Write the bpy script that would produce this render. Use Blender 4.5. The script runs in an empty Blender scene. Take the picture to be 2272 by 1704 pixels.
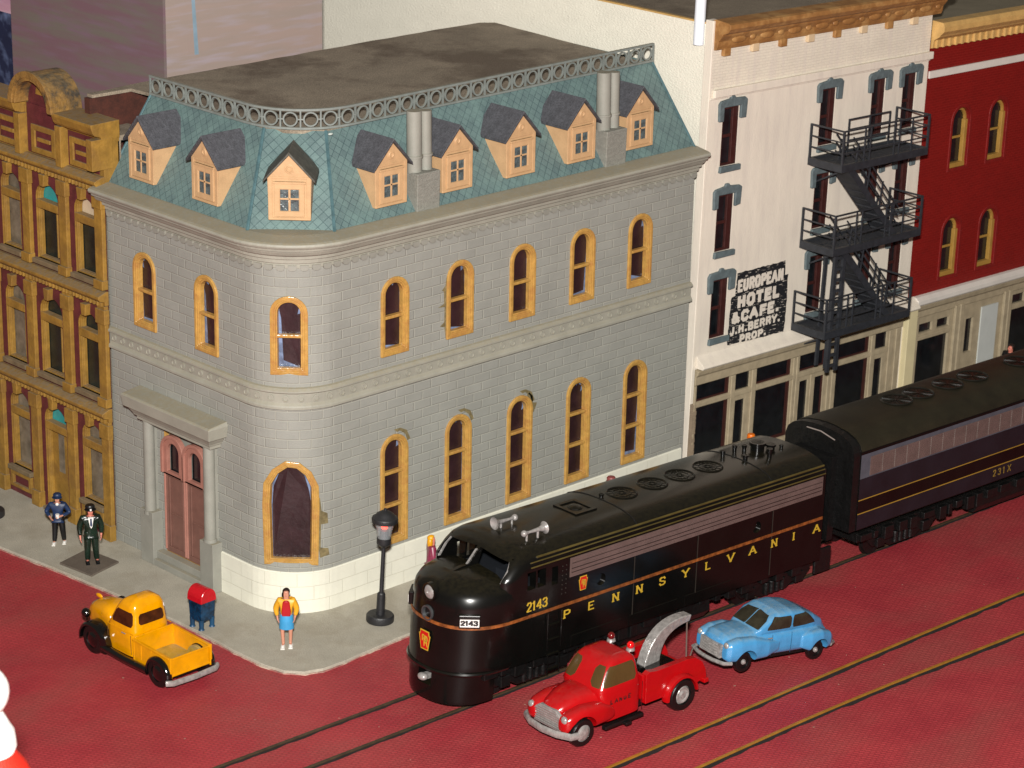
import bpy, bmesh, math, random
from mathutils import Vector, Matrix, geometry
random.seed(7)
PI = math.pi
S = bpy.context.scene
COL = S.collection

# ------------------------------------------------------------------ camera
CAMLOC = Vector((-42.9386, -52.7000, 31.0805))
AZ, TILT, ROLL = 0.7980845, 0.3396396, 0.0202355
fwd = Vector((math.cos(AZ)*math.cos(TILT), math.sin(AZ)*math.cos(TILT), -math.sin(TILT)))
rgt = fwd.cross(Vector((0, 0, 1))).normalized(); upv = rgt.cross(fwd)
c_, s_ = math.cos(ROLL), math.sin(ROLL)
rgt, upv = c_*rgt + s_*upv, -s_*rgt + c_*upv
cd = bpy.data.cameras.new('camera'); cam = bpy.data.objects.new('camera', cd); COL.objects.link(cam)
M = Matrix((rgt, upv, -fwd)).transposed().to_4x4(); M.translation = CAMLOC
cam.matrix_world = M
cd.sensor_width = 36; cd.lens = 5943.17/2272*36
cd.clip_start = 1; cd.clip_end = 1000
cd.dof.use_dof = True; cd.dof.focus_distance = 74; cd.dof.aperture_fstop = 0.85
S.camera = cam

# ------------------------------------------------------------------ light: the camera's own flash, a dim room
w = bpy.data.worlds.new('World'); S.world = w; w.use_nodes = True
w.node_tree.nodes['Background'].inputs[0].default_value = (1.0, 0.86, 0.72, 1)
w.node_tree.nodes['Background'].inputs[1].default_value = 0.12
ld = bpy.data.lights.new('camera_flash', 'AREA'); ld.shape = 'RECTANGLE'; ld.size = 2.2; ld.size_y = 1.4
ld.energy = 103000; ld.color = (1.0, 0.975, 0.93)
fl = bpy.data.objects.new('camera_flash', ld); COL.objects.link(fl)
ML = M.copy(); ML.translation = CAMLOC + upv*4.3 - rgt*0.5 - fwd*0.5; fl.matrix_world = ML
S.view_settings.view_transform = 'Standard'; S.view_settings.look = 'None'
S.view_settings.exposure = 0; S.view_settings.gamma = 1
S.render.engine = 'CYCLES'
S.render.resolution_x = 1024; S.render.resolution_y = 768

# ------------------------------------------------------------------ materials
def lin(h, k=1.0):
    h = h.lstrip('#'); v = [int(h[i:i+2], 16)/255 for i in (0, 2, 4)]
    return tuple(min(1, k*(x/12.92 if x <= .04045 else ((x+.055)/1.055)**2.4)) for x in v) + (1,)
MATS = {}
class NT:
    def __init__(s, m):
        m.use_nodes = True; s.t = m.node_tree; s.b = s.t.nodes['Principled BSDF']
    def n(s, ty, **k):
        n = s.t.nodes.new(ty)
        for a, v in k.items():
            if a.startswith('i_'):
                key = a[2:]; key = int(key) if key.isdigit() else key.replace('_', ' ')
                n.inputs[key].default_value = v
            else: setattr(n, a, v)
        return n
    def l(s, a, b): s.t.links.new(a, b)
def ramp(nt, src, p0, p1, c0=(0, 0, 0, 1), c1=(1, 1, 1, 1)):
    r = nt.n('ShaderNodeValToRGB'); e = r.color_ramp.elements
    e[0].position = p0; e[1].position = p1; e[0].color = c0; e[1].color = c1
    nt.l(src, r.inputs[0]); return r.outputs[0]
def mix(nt, fac, a, b, mode='MIX'):
    m = nt.n('ShaderNodeMix', data_type='RGBA', blend_type=mode)
    if isinstance(fac, (int, float)): m.inputs[0].default_value = fac
    else: nt.l(fac, m.inputs[0])
    for i, x in ((6, a), (7, b)):
        if isinstance(x, tuple): m.inputs[i].default_value = x
        else: nt.l(x, m.inputs[i])
    return m.outputs[2]
def mat(name, col, rough=.6, metal=0, var=.12, vscale=2.0, bump=.0, bscale=30, dust=0, dustcol='#8f8570',
        col2=None, blot=None, spec=.5, coat=0, uv=False, stretch=None, grain=0.0):
    """painted model surface: base colour with blotchy variation, settled dust on upward faces, fine bump"""
    if name in MATS: return MATS[name]
    m = bpy.data.materials.new(name); nt = NT(m); b = nt.b
    tc = nt.n('ShaderNodeTexCoord'); src = tc.outputs['UV'] if uv else tc.outputs['Object']
    if stretch:
        mp = nt.n('ShaderNodeMapping'); mp.inputs['Scale'].default_value = stretch; nt.l(src, mp.inputs[0]); vsrc = mp.outputs[0]
    else: vsrc = src
    n1 = nt.n('ShaderNodeTexNoise', i_Scale=vscale, i_Detail=6.0, i_Roughness=.6); nt.l(vsrc, n1.inputs['Vector'])
    c = lin(col) if isinstance(col, str) else col
    dark = tuple(x*(1-var*1.6) for x in c[:3])+(1,); lite = tuple(min(1, x*(1+var)) for x in c[:3])+(1,)
    out = ramp(nt, n1.outputs[0], .3, .7, dark, lite)
    if col2:
        n2 = nt.n('ShaderNodeTexNoise', i_Scale=blot or vscale*.4, i_Detail=5.0, i_Roughness=.65); nt.l(vsrc, n2.inputs['Vector'])
        out = mix(nt, ramp(nt, n2.outputs[0], .48, .62), out, lin(col2))
    if grain:
        n4 = nt.n('ShaderNodeTexNoise', i_Scale=26.0, i_Detail=3.0); nt.l(src, n4.inputs['Vector'])
        out = mix(nt, grain, out, ramp(nt, n4.outputs[0], .35, .65, (.25, .25, .25, 1), (1, 1, 1, 1)), 'MULTIPLY')
    if dust:
        g = nt.n('ShaderNodeNewGeometry'); sx = nt.n('ShaderNodeSeparateXYZ'); nt.l(g.outputs['Normal'], sx.inputs[0])
        n3 = nt.n('ShaderNodeTexNoise', i_Scale=9.0, i_Detail=4.0); nt.l(src, n3.inputs['Vector'])
        a = nt.n('ShaderNodeMath', operation='MULTIPLY'); nt.l(ramp(nt, sx.outputs[2], .45, .95), a.inputs[0])
        nt.l(ramp(nt, n3.outputs[0], .2, .6), a.inputs[1])
        a2 = nt.n('ShaderNodeMath', operation='MULTIPLY'); nt.l(a.outputs[0], a2.inputs[0]); a2.inputs[1].default_value = dust
        out = mix(nt, a2.outputs[0], out, lin(dustcol))
    nt.l(out, b.inputs['Base Color'])
    b.inputs['Roughness'].default_value = rough; b.inputs['Metallic'].default_value = metal
    b.inputs['Specular IOR Level'].default_value = spec; b.inputs['Coat Weight'].default_value = coat
    b.inputs['Coat Roughness'].default_value = .12
    if bump:
        n5 = nt.n('ShaderNodeTexNoise', i_Scale=bscale, i_Detail=4.0); nt.l(vsrc, n5.inputs['Vector'])
        bp = nt.n('ShaderNodeBump', i_Strength=bump, i_Distance=.05); nt.l(n5.outputs[0], bp.inputs['Height']); nt.l(bp.outputs[0], b.inputs['Normal'])
    m['nt'] = 0; MATS[name] = m; return m
def brickmat(name, col, mortar, bw, bh, ms=.02, rough=.75, var=.1, bump=.5, off=.5, streak=None, joint=1.0, spec=.3, dust=.0):
    if name in MATS: return MATS[name]
    m = bpy.data.materials.new(name); nt = NT(m); b = nt.b
    tc = nt.n('ShaderNodeTexCoord'); uvs = tc.outputs['UV']
    br = nt.n('ShaderNodeTexBrick', offset=off); br.inputs['Scale'].default_value = 1.0
    br.inputs['Brick Width'].default_value = bw; br.inputs['Row Height'].default_value = bh
    br.inputs['Mortar Size'].default_value = ms; br.inputs['Mortar Smooth'].default_value = .6
    br.inputs['Bias'].default_value = 0.0
    # slight wobble so courses are not ruler straight
    nw = nt.n('ShaderNodeTexNoise', i_Scale=1.3, i_Detail=2.0); nt.l(uvs, nw.inputs['Vector'])
    wv = nt.n('ShaderNodeVectorMath', operation='SCALE'); nt.l(nw.outputs['Color'], wv.inputs[0]); wv.inputs['Scale'].default_value = .03
    ad = nt.n('ShaderNodeVectorMath', operation='ADD'); nt.l(uvs, ad.inputs[0]); nt.l(wv.outputs[0], ad.inputs[1])
    nt.l(ad.outputs[0], br.inputs['Vector'])
    c = lin(col); br.inputs['Color1'].default_value = tuple(x*(1-var*.6) for x in c[:3])+(1,)
    br.inputs['Color2'].default_value = tuple(x*(1+var*.5) for x in c[:3])+(1,)
    br.inputs['Mortar'].default_value = tuple(a*(1-joint)+d*joint for a, d in zip(c[:3], lin(mortar)[:3]))+(1,)
    n1 = nt.n('ShaderNodeTexNoise', i_Scale=.9, i_Detail=7.0, i_Roughness=.65); nt.l(uvs, n1.inputs['Vector'])
    out = mix(nt, 1.0, br.outputs['Color'], ramp(nt, n1.outputs[0], .25, .75, (.87, .87, .86, 1), (1.05, 1.05, 1.03, 1)), 'MULTIPLY')
    if streak:
        mp = nt.n('ShaderNodeMapping'); mp.inputs['Scale'].default_value = (6, .5, 1); nt.l(uvs, mp.inputs[0])
        n2 = nt.n('ShaderNodeTexNoise', i_Scale=1.0, i_Detail=5.0); nt.l(mp.outputs[0], n2.inputs['Vector'])
        out = mix(nt, ramp(nt, n2.outputs[0], .45, .75), out, lin(streak))
    nt.l(out, b.inputs['Base Color'])
    b.inputs['Roughness'].default_value = rough; b.inputs['Specular IOR Level'].default_value = spec
    n5 = nt.n('ShaderNodeTexNoise', i_Scale=22.0, i_Detail=4.0); nt.l(uvs, n5.inputs['Vector'])
    h = nt.n('ShaderNodeMath', operation='MULTIPLY_ADD'); nt.l(br.outputs['Fac'], h.inputs[0]); h.inputs[1].default_value = -1.0
    k = nt.n('ShaderNodeMath', operation='MULTIPLY'); nt.l(n5.outputs[0], k.inputs[0]); k.inputs[1].default_value = .35
    nt.l(k.outputs[0], h.inputs[2])
    bp = nt.n('ShaderNodeBump', i_Strength=bump, i_Distance=.04); nt.l(h.outputs[0], bp.inputs['Height']); nt.l(bp.outputs[0], b.inputs['Normal'])
    MATS[name] = m; return m
def emis(name, col, st):
    m = bpy.data.materials.new(name); nt = NT(m); nt.b.inputs['Base Color'].default_value = lin(col)
    nt.b.inputs['Emission Color'].default_value = lin(col); nt.b.inputs['Emission Strength'].default_value = st; return m
def glass(name, tint='#e8eef0', rough=.05, alpha=.35):
    m = bpy.data.materials.new(name); nt = NT(m); nt.b.inputs['Base Color'].default_value = lin(tint)
    nt.b.inputs['Roughness'].default_value = rough; nt.b.inputs['Alpha'].default_value = alpha
    nt.b.inputs['Specular IOR Level'].default_value = .8; return m

GREY = brickmat('grey_block', '#8b8b85', '#a3a297', .66, .272, ms=.02, bump=.6, var=.07, joint=.6)
GREYP = mat('grey_plastic', '#8f8d81', .6, var=.08, vscale=1.5, bump=.15, bscale=18, dust=.75, dustcol='#8d836c')
GREYS = mat('grey_trim', '#85847b', .6, var=.08, vscale=1.5, bump=.12, bscale=18, dust=.6, dustcol='#8d836c')
CREAM = brickmat('cream_block', '#d2d0c2', '#bcb8a5', .92, .405, ms=.014, bump=.4, var=.04, joint=.5)
OCHRE = mat('ochre_paint', '#b28a48', .25, var=.12, vscale=5, bump=.4, bscale=9, spec=.7, col2='#a67a42', blot=3.0)
DARKPAPER = mat('dark_paper', '#2c1c1f', .3, var=.3, vscale=1.4, spec=.5, bump=.3, bscale=5)
ACETATE = mat('clear_backing', '#6d7d9a', .25, var=.35, vscale=3, spec=.7, bump=.5, bscale=4)
def slate():
    m = bpy.data.materials.new('teal_slate'); nt = NT(m); b = nt.b
    tc = nt.n('ShaderNodeTexCoord'); mp = nt.n('ShaderNodeMapping'); mp.inputs['Rotation'].default_value = (0, 0, PI/4)
    nt.l(tc.outputs['UV'], mp.inputs[0])
    br = nt.n('ShaderNodeTexBrick', offset=0.0); br.inputs['Scale'].default_value = 1
    br.inputs['Brick Width'].default_value = .2; br.inputs['Row Height'].default_value = .2
    br.inputs['Mortar Size'].default_value = .008; br.inputs['Mortar Smooth'].default_value = .3
    br.inputs['Color1'].default_value = lin('#586b6c'); br.inputs['Color2'].default_value = lin('#647978'); br.inputs['Mortar'].default_value = lin('#41575a')
    nt.l(mp.outputs[0], br.inputs['Vector'])
    n1 = nt.n('ShaderNodeTexNoise', i_Scale=1.1, i_Detail=6.0, i_Roughness=.7); nt.l(tc.outputs['UV'], n1.inputs['Vector'])
    o = mix(nt, ramp(nt, n1.outputs[0], .42, .75), br.outputs[0], lin('#6f8884'))
    n2 = nt.n('ShaderNodeTexNoise', i_Scale=30.0, i_Detail=3.0); nt.l(tc.outputs['UV'], n2.inputs['Vector'])
    o = mix(nt, .35, o, ramp(nt, n2.outputs[0], .3, .7, (.5, .5, .5, 1), (1, 1, 1, 1)), 'MULTIPLY')
    nt.l(o, b.inputs['Base Color']); b.inputs['Roughness'].default_value = .5
    h = nt.n('ShaderNodeMath', operation='MULTIPLY_ADD'); nt.l(br.outputs['Fac'], h.inputs[0]); h.inputs[1].default_value = -1.0; nt.l(n1.outputs[0], h.inputs[2])
    bp = nt.n('ShaderNodeBump', i_Strength=.6, i_Distance=.04); nt.l(h.outputs[0], bp.inputs['Height']); nt.l(bp.outputs[0], b.inputs['Normal'])
    MATS['teal_slate'] = m; return m
SLATE = slate()
TEAL = mat('teal_trim', '#49656a', .45, var=.2, vscale=4, bump=.3)
DORM = mat('peach_dormer', '#b8956e', .45, var=.07, vscale=3, bump=.12, bscale=16, spec=.4)
DROOF = mat('charcoal_roof', '#4a4b50', .7, var=.25, vscale=6, bump=.4, bscale=20, dust=.5, dustcol='#64636a', grain=.6)
ROOF = mat('dusty_roof', '#968977', .85, var=.12, vscale=.8, bump=.4, bscale=30, col2='#6f6152', blot=.3, grain=.5)
RBACK = mat('roof_edge', '#6b6353', .8, var=.25, vscale=3, grain=.4)
PANE = mat('dark_pane', '#14171a', .15, var=.3, vscale=3, spec=.8)
GLASSD = mat('dormer_pane', '#4f5c5e', .2, var=.5, vscale=7, spec=.8, bump=.6, bscale=9)
DOORP = mat('rose_door', '#704e44', .55, var=.12, vscale=3)
DOORA = mat('rose_arch', '#99695c', .5, var=.1, vscale=3)
YEL = mat('mustard_plaster', '#8c6a2c', .6, var=.2, vscale=2.6, bump=.3, bscale=10, dust=.85, dustcol='#7d6d58', col2='#7a5b2a', blot=1.2, spec=.35)
MAR = mat('maroon_panel', '#582428', .55, var=.22, vscale=3, bump=.3)
HOTW = brickmat('white_brick', '#dcd3c3', '#c6bdb0', .26, .09, ms=.012, bump=.35, var=.03, joint=.5, streak='#cfc5b9')
HOTP = mat('white_plaster', '#dbd1c2', .6, var=.05, vscale=2, bump=.2, bscale=12, col2='#d0c6b9', blot=1.0, stretch=(3, 3, .5))
HSIDE = mat('textured_card', '#dfdacb', .7, var=.03, vscale=1, bump=.5, bscale=11, stretch=(1, 1, 2.2))
TAN = mat('tan_cornice', '#94683a', .5, var=.15, vscale=3, bump=.3, bscale=10, col2='#a57d4c', blot=1.5)
TANL = mat('light_tan', '#c39c5e', .55, var=.12, vscale=3, bump=.2, dust=.3, dustcol='#b39a70')
SHOP = mat('shopfront_tan', '#9e9077', .6, var=.12, vscale=3, bump=.2, bscale=12)
LINT = mat('slate_blue_stone', '#586467', .6, var=.15, vscale=5, bump=.4, bscale=9)
MAROONF = mat('dark_maroon', '#3a1a17', .45, var=.2, vscale=4)
REDW = brickmat('red_brick', '#76110d', '#8a2019', .26, .09, ms=.012, bump=.25, var=.12, joint=.6, rough=.6)
REDP = mat('red_plaster', '#76110d', .55, var=.15, vscale=3, bump=.2)
WBAND = mat('white_band', '#cfc8c0', .6, var=.05)
YWIN = mat('mustard_window', '#a07a38', .5, var=.12)
IRON = mat('dark_iron', '#2a2c31', .55, var=.2, vscale=5, spec=.4, dust=.3, dustcol='#55504b')
BLACKP = mat('gloss_black', '#0a0a09', .24, var=.2, vscale=1.5, spec=.32, dust=.8, dustcol='#1f1c12', coat=.12)
BLACKM = mat('dull_black', '#080808', .45, var=.4, vscale=5, bump=.6, bscale=6, spec=.5)
LOCOROOF = mat('loco_roof', '#1d1b14', .45, var=.3, vscale=1.2, spec=.4, bump=.2, grain=.3)
BROOF = mat('olive_roof', '#262216', .5, var=.25, vscale=1, spec=.4, bump=.15, grain=.3)
BPURP = mat('dark_violet', '#15161c', .4, var=.2, vscale=1.4)
BGREY = mat('slate_grey', '#484b53', .45, var=.15, vscale=2)
GRILLE = mat('grille_grey', '#5f4d49', .45, var=.12, vscale=2, bump=.3)
GOLD = mat('gold_letter', '#b3922c', .45, var=.1, spec=.4)
COPPER = mat('copper_stripe', '#7d451c', .4, var=.45, vscale=6, spec=.7, bump=.3)
CHROME = mat('silver_paint', '#9c9895', .25, metal=.35, var=.2, vscale=8, bump=.4, bscale=10)
WHITE = mat('white_paint', '#d8d4cf', .5, var=.05)
BLK = mat('black_print', '#111114', .5)
KEYR = mat('keystone_red', '#b3150f', .4)
YTR = mat('yellow_enamel', '#d08c00', .18, var=.1, vscale=3, spec=.6, coat=.5, bump=.12, bscale=8)
YDUSTY = mat('dusty_yellow_bed', '#b09038', .5, var=.25, vscale=3, col2='#8c7c58', blot=1.5, grain=.3)
BTR = mat('black_enamel', '#080808', .12, var=.2, spec=.6, coat=.5, bump=.25, bscale=7)
BROWNG = mat('brown_window', '#3d1d0a', .3, var=.4, vscale=4)
RTR = mat('red_enamel', '#a0070c', .22, var=.06, vscale=3, spec=.5, coat=.4, bump=.08, bscale=8, dust=.2, dustcol='#8c3a38')
TANWIN = mat('amber_window', '#4a381d', .2, var=.12, vscale=2)
OLIVEW = mat('olive_window', '#2d2a20', .3, var=.3, vscale=3)
TYRE = mat('tyre', '#0b0b0b', .4, var=.3, bump=.3, bscale=12, spec=.5)
BCAR = mat('blue_enamel', '#3f84b3', .22, var=.08, vscale=3, spec=.6, coat=.4, dust=.5, dustcol='#7d96a0', bump=.12, bscale=8)
MBLUE = mat('postbox_blue', '#0c3350', .25, var=.55, vscale=4, spec=.6, col2='#06131f', blot=2.2)
MRED = mat('postbox_red', '#b0101c', .25, var=.12, vscale=4, spec=.6)
LAMPB = mat('lamp_black', '#1f1f21', .5, var=.15, bump=.2)
SKIN = mat('skin', '#b98069', .5, var=.05); SKINP = mat('pink_skin', '#c07462', .5, var=.05)
NAVY = mat('navy_cloth', '#14294a', .5, var=.25, vscale=5); BLKC = mat('black_cloth', '#0c0d0f', .4, var=.3)
GRNC = mat('dark_green_cloth', '#0c2016', .25, var=.4, vscale=5, spec=.6, bump=.5, bscale=8)
WCL = mat('white_cloth', '#d9d6d0', .5, var=.05); YCL = mat('yellow_cloth', '#cf9722', .45, var=.1)
RCL = mat('red_cloth', '#a01018', .45, var=.1); BCL = mat('light_blue_cloth', '#3a8fc0', .45, var=.1)
HAIRB = mat('brown_hair', '#1f100b', .5); HAIRY = mat('yellow_hair', '#cc8f10', .4); MAG = mat('magenta_cloth', '#7b2440', .4)
ORNG = mat('orange_paint', '#d2690c', .4)
PAVE = mat('pavement_grey', '#aaa495', .8, var=.1, vscale=.9, bump=.35, bscale=24, col2='#9c9585', blot=.5, grain=.25)
PLATE = mat('grey_plate', '#63594f', .7, var=.12, vscale=2, grain=.3)
BOXL = None

# ------------------------------------------------------------------ mesh helpers
class MB:
    def __init__(s): s.bm = bmesh.new(); s.uv = s.bm.loops.layers.uv.new('UVMap'); s.mi = 0; s.T = Matrix.Identity(4)
    def v(s, p): return s.bm.verts.new(s.T @ Vector(p))
    def f(s, vs, uv=None, mi=None):
        try: fa = s.bm.faces.new(vs)
        except ValueError: return None
        fa.material_index = s.mi if mi is None else mi
        if uv:
            for l, u in zip(fa.loops, uv): l[s.uv].uv = u
        return fa
    def box(s, x0, x1, y0, y1, z0, z1):
        p = [s.v((x, y, z)) for z in (z0, z1) for y in (y0, y1) for x in (x0, x1)]
        for q in ((0, 2, 3, 1), (4, 5, 7, 6), (0, 1, 5, 4), (2, 6, 7, 3), (0, 4, 6, 2), (1, 3, 7, 5)): s.f([p[i] for i in q])
        return s
    def loft(s, rings, cap=True, closed=True, uv=False):
        R = [[s.v(p) for p in r] for r in rings]; n = len(R[0])
        for a, b in zip(R, R[1:]):
            for i in range(n if closed else n-1):
                j = (i+1) % n; s.f([a[i], a[j], b[j], b[i]])
        if cap: s.f(R[0][::-1]); s.f(R[-1])
        return s
    def cyl(s, p0, p1, r0, r1=None, n=16, cap=True):
        p0, p1 = Vector(p0), Vector(p1); r1 = r0 if r1 is None else r1
        d = (p1-p0).normalized(); a = d.orthogonal().normalized(); b = d.cross(a)
        ring = lambda p, r: [p + r*(math.cos(2*PI*i/n)*a + math.sin(2*PI*i/n)*b) for i in range(n)]
        return s.loft([ring(p0, r0), ring(p1, r1)], cap)
    def lathe(s, prof, c=(0, 0, 0), n=24, axis='Z', a0=0, a1=2*PI, cap=True):
        R = []
        for r, z in prof:
            ring = []
            for i in range(n):
                a = a0+(a1-a0)*i/n; x, y = r*math.cos(a), r*math.sin(a)
                q = {'Z': (x, y, z), 'X': (z, x, y), 'Y': (x, z, y)}[axis]
                ring.append(tuple(q[k]+c[k] for k in range(3)))
            R.append(ring)
        return s.loft(R, cap)
    def tube(s, pts, r, n=8):
        pts = [Vector(p) for p in pts]; R = []
        prev = None
        for i, p in enumerate(pts):
            d = (pts[min(i+1, len(pts)-1)]-pts[max(i-1, 0)]).normalized()
            a = d.orthogonal().normalized() if prev is None else (prev-d*prev.dot(d)).normalized()
            prev = a; b = d.cross(a); rr = r[i] if isinstance(r, (list, tuple)) else r
            R.append([p+rr*(math.cos(2*PI*k/n)*a+math.sin(2*PI*k/n)*b) for k in range(n)])
        return s.loft(R)
    def sphere(s, c, r, n=12, sc=(1, 1, 1)):
        prof = [(max(1e-4, r*math.sin(PI*i/n)), -r*math.cos(PI*i/n)) for i in range(n+1)]
        R = [[(c[0]+sc[0]*q*math.cos(2*PI*k/(n*2)), c[1]+sc[1]*q*math.sin(2*PI*k/(n*2)), c[2]+sc[2]*z) for k in range(n*2)] for q, z in prof]
        return s.loft(R)
    def prism(s, poly, fn, a, b):
        """poly 2D list, fn(u,v,w)->xyz, extruded w from a to b"""
        A = [s.v(fn(u, v, a)) for u, v in poly]; B = [s.v(fn(u, v, b)) for u, v in poly]
        s.f(A[::-1]); s.f(B)
        for i in range(len(poly)): j = (i+1) % len(poly); s.f([A[i], A[j], B[j], B[i]])
        return s
    def ring(s, outer, inner, fn, a, b):
        """frame between two closed 2D loops of the same length, extruded a..b"""
        n = len(outer)
        L = [[s.v(fn(u, v, w_)) for u, v in loop] for loop, w_ in ((outer, a), (outer, b), (inner, b), (inner, a))]
        for q in range(4):
            A, B = L[q], L[(q+1) % 4]
            for i in range(n): j = (i+1) % n; s.f([A[i], A[j], B[j], B[i]])
        return s
    def obj(s, name, mats, parent=None, smooth=False, bevel=0, seg=2, subd=0, ang=35, weld=False):
        bm = s.bm
        if weld: bmesh.ops.remove_doubles(bm, verts=bm.verts, dist=1e-4)
        bmesh.ops.recalc_face_normals(bm, faces=bm.faces)
        me = bpy.data.meshes.new(name); bm.to_mesh(me); bm.free()
        if not isinstance(mats, (list, tuple)): mats = [mats]
        for m in mats: me.materials.append(m)
        o = bpy.data.objects.new(name, me); COL.objects.link(o)
        if parent: o.parent = parent
        if bevel:
            md = o.modifiers.new('b', 'BEVEL'); md.width = bevel; md.segments = seg; md.limit_method = 'ANGLE'; md.angle_limit = math.radians(ang)
        if subd:
            md = o.modifiers.new('s', 'SUBSURF'); md.levels = md.render_levels = subd
        if smooth:
            for p in me.polygons: p.use_smooth = True
            if not subd: 
                md = o.modifiers.new('wn', 'WEIGHTED_NORMAL'); md.keep_sharp = True
                try: me.set_sharp_from_angle(angle=math.radians(ang+5))
                except Exception: pass
        return o
def tag(o, label=None, cat=None, group=None, kind=None):
    if label: o['label'] = label
    if cat: o['category'] = cat
    if group: o['group'] = group
    if kind: o['kind'] = kind
    return o
def thing(name, label, cat, loc=(0, 0, 0), rot=(0, 0, 0), group=None):
    o = bpy.data.objects.new(name, None); COL.objects.link(o); o.empty_display_size = .2
    o.location = loc; o.rotation_euler = rot
    return tag(o, label, cat, group)
def bake(o):
    dg = bpy.context.evaluated_depsgraph_get(); dg.update()
    me = bpy.data.meshes.new_from_object(o.evaluated_get(dg)); o.modifiers.clear(); o.data = me; return o
def cut(o, cutters, op='DIFFERENCE'):
    for mb in cutters:
        c = mb.obj('cutter', []); bpy.context.view_layer.update(); c.matrix_world = o.matrix_world.copy()
        md = o.modifiers.new('x', 'BOOLEAN'); md.object = c; md.operation = op; md.solver = 'EXACT'
        bpy.context.view_layer.update(); bake(o); bpy.data.objects.remove(c, do_unlink=True)
    return o
def arch(c, z0, z1, hw, n=10, rise=None):
    """2D outline (u,v) of a round-headed opening, counter clockwise from bottom left"""
    rise = hw if rise is None else rise
    pts = [(c-hw, z0), (c+hw, z0)]
    pts += [(c+hw*math.cos(PI*i/n), z1-rise+rise*math.sin(PI*i/n)) for i in range(n+1)]
    return pts
def rect(u0, u1, v0, v1): return [(u0, v0), (u1, v0), (u1, v1), (u0, v1)]
def inset(poly, d):
    n = len(poly); out = []
    for i in range(n):
        p0, p1, p2 = Vector(poly[i-1]), Vector(poly[i]), Vector(poly[(i+1) % n])
        a = (p1-p0).normalized(); b = (p2-p1).normalized()
        na, nb = Vector((-a.y, a.x)), Vector((-b.y, b.x)); m = (na+nb)
        m = m.normalized() if m.length > 1e-6 else na
        k = d/max(.35, m.dot(na)); q = p1+m*k; out.append((q.x, q.y))
    return out
def wall(name, pathfn, s0, s1, z0, z1, holes, mats, parent, cols=None, depth=.22, revealmat=None, p=0):
    """sheet of wall along a path with real openings and their reveals. pathfn(s,p)->(x,y)"""
    verts = []; edges = []; faces = []
    def loop(pts):
        b = len(verts); verts.extend(Vector(q) for q in pts); n = len(pts)
        edges.extend((b+i, b+(i+1) % n) for i in range(n))
    ss = sorted(set([s0, s1] + [c for c in (cols or []) if s0 < c < s1]))
    for h in holes: loop(h)
    for a in ss:
        b = len(verts); verts.extend([Vector((a, z0)), Vector((a, z1))]); edges.append((b, b+1))
    b = len(verts); verts.extend([Vector((s0, z0)), Vector((s1, z0)), Vector((s1, z1)), Vector((s0, z1))]); edges += [(b, b+1), (b+2, b+3)]
    V, E_, F, *_ = geometry.delaunay_2d_cdt(verts, edges, [], 0, 1e-5)
    def inside(pt, poly):
        c = False; n = len(poly)
        for i in range(n):
            (x1, y1), (x2, y2) = poly[i], poly[(i+1) % n]
            if (y1 > pt[1]) != (y2 > pt[1]) and pt[0] < (x2-x1)*(pt[1]-y1)/(y2-y1)+x1: c = not c
        return c
    mb = MB(); vv = [mb.v((*pathfn(q.x, p), q.y)) for q in V]
    for f in F:
        cx = sum(V[i].x for i in f)/len(f); cy = sum(V[i].y for i in f)/len(f)
        if any(inside((cx, cy), h) for h in holes): continue
        mb.f([vv[i] for i in f], [(V[i].x, V[i].y) for i in f])
    mb.bm.normal_update()
    me_mats = [mats, revealmat or mats]
    for h in holes:
        a = [mb.v((*pathfn(u, p), v)) for u, v in h]; b2 = [mb.v((*pathfn(u, p-depth), v)) for u, v in h]
        for i in range(len(h)):
            j = (i+1) % len(h); mb.f([a[i], a[j], b2[j], b2[i]], [(h[i][0], h[i][1]), (h[j][0], h[j][1]), (h[j][0], h[j][1]), (h[i][0], h[i][1])], mi=1)
    bm = mb.bm; me = bpy.data.meshes.new(name); bm.to_mesh(me); bm.free()
    for m in me_mats: me.materials.append(m)
    o = bpy.data.objects.new(name, me); COL.objects.link(o); o.parent = parent
    return o
def sweep(mb, prof, pathfn, ss, cap=True):
    rings = [[(*pathfn(s_, p_), z_) for p_, z_ in prof] for s_ in ss]
    mb.loft(rings, cap, closed=True); return mb

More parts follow.
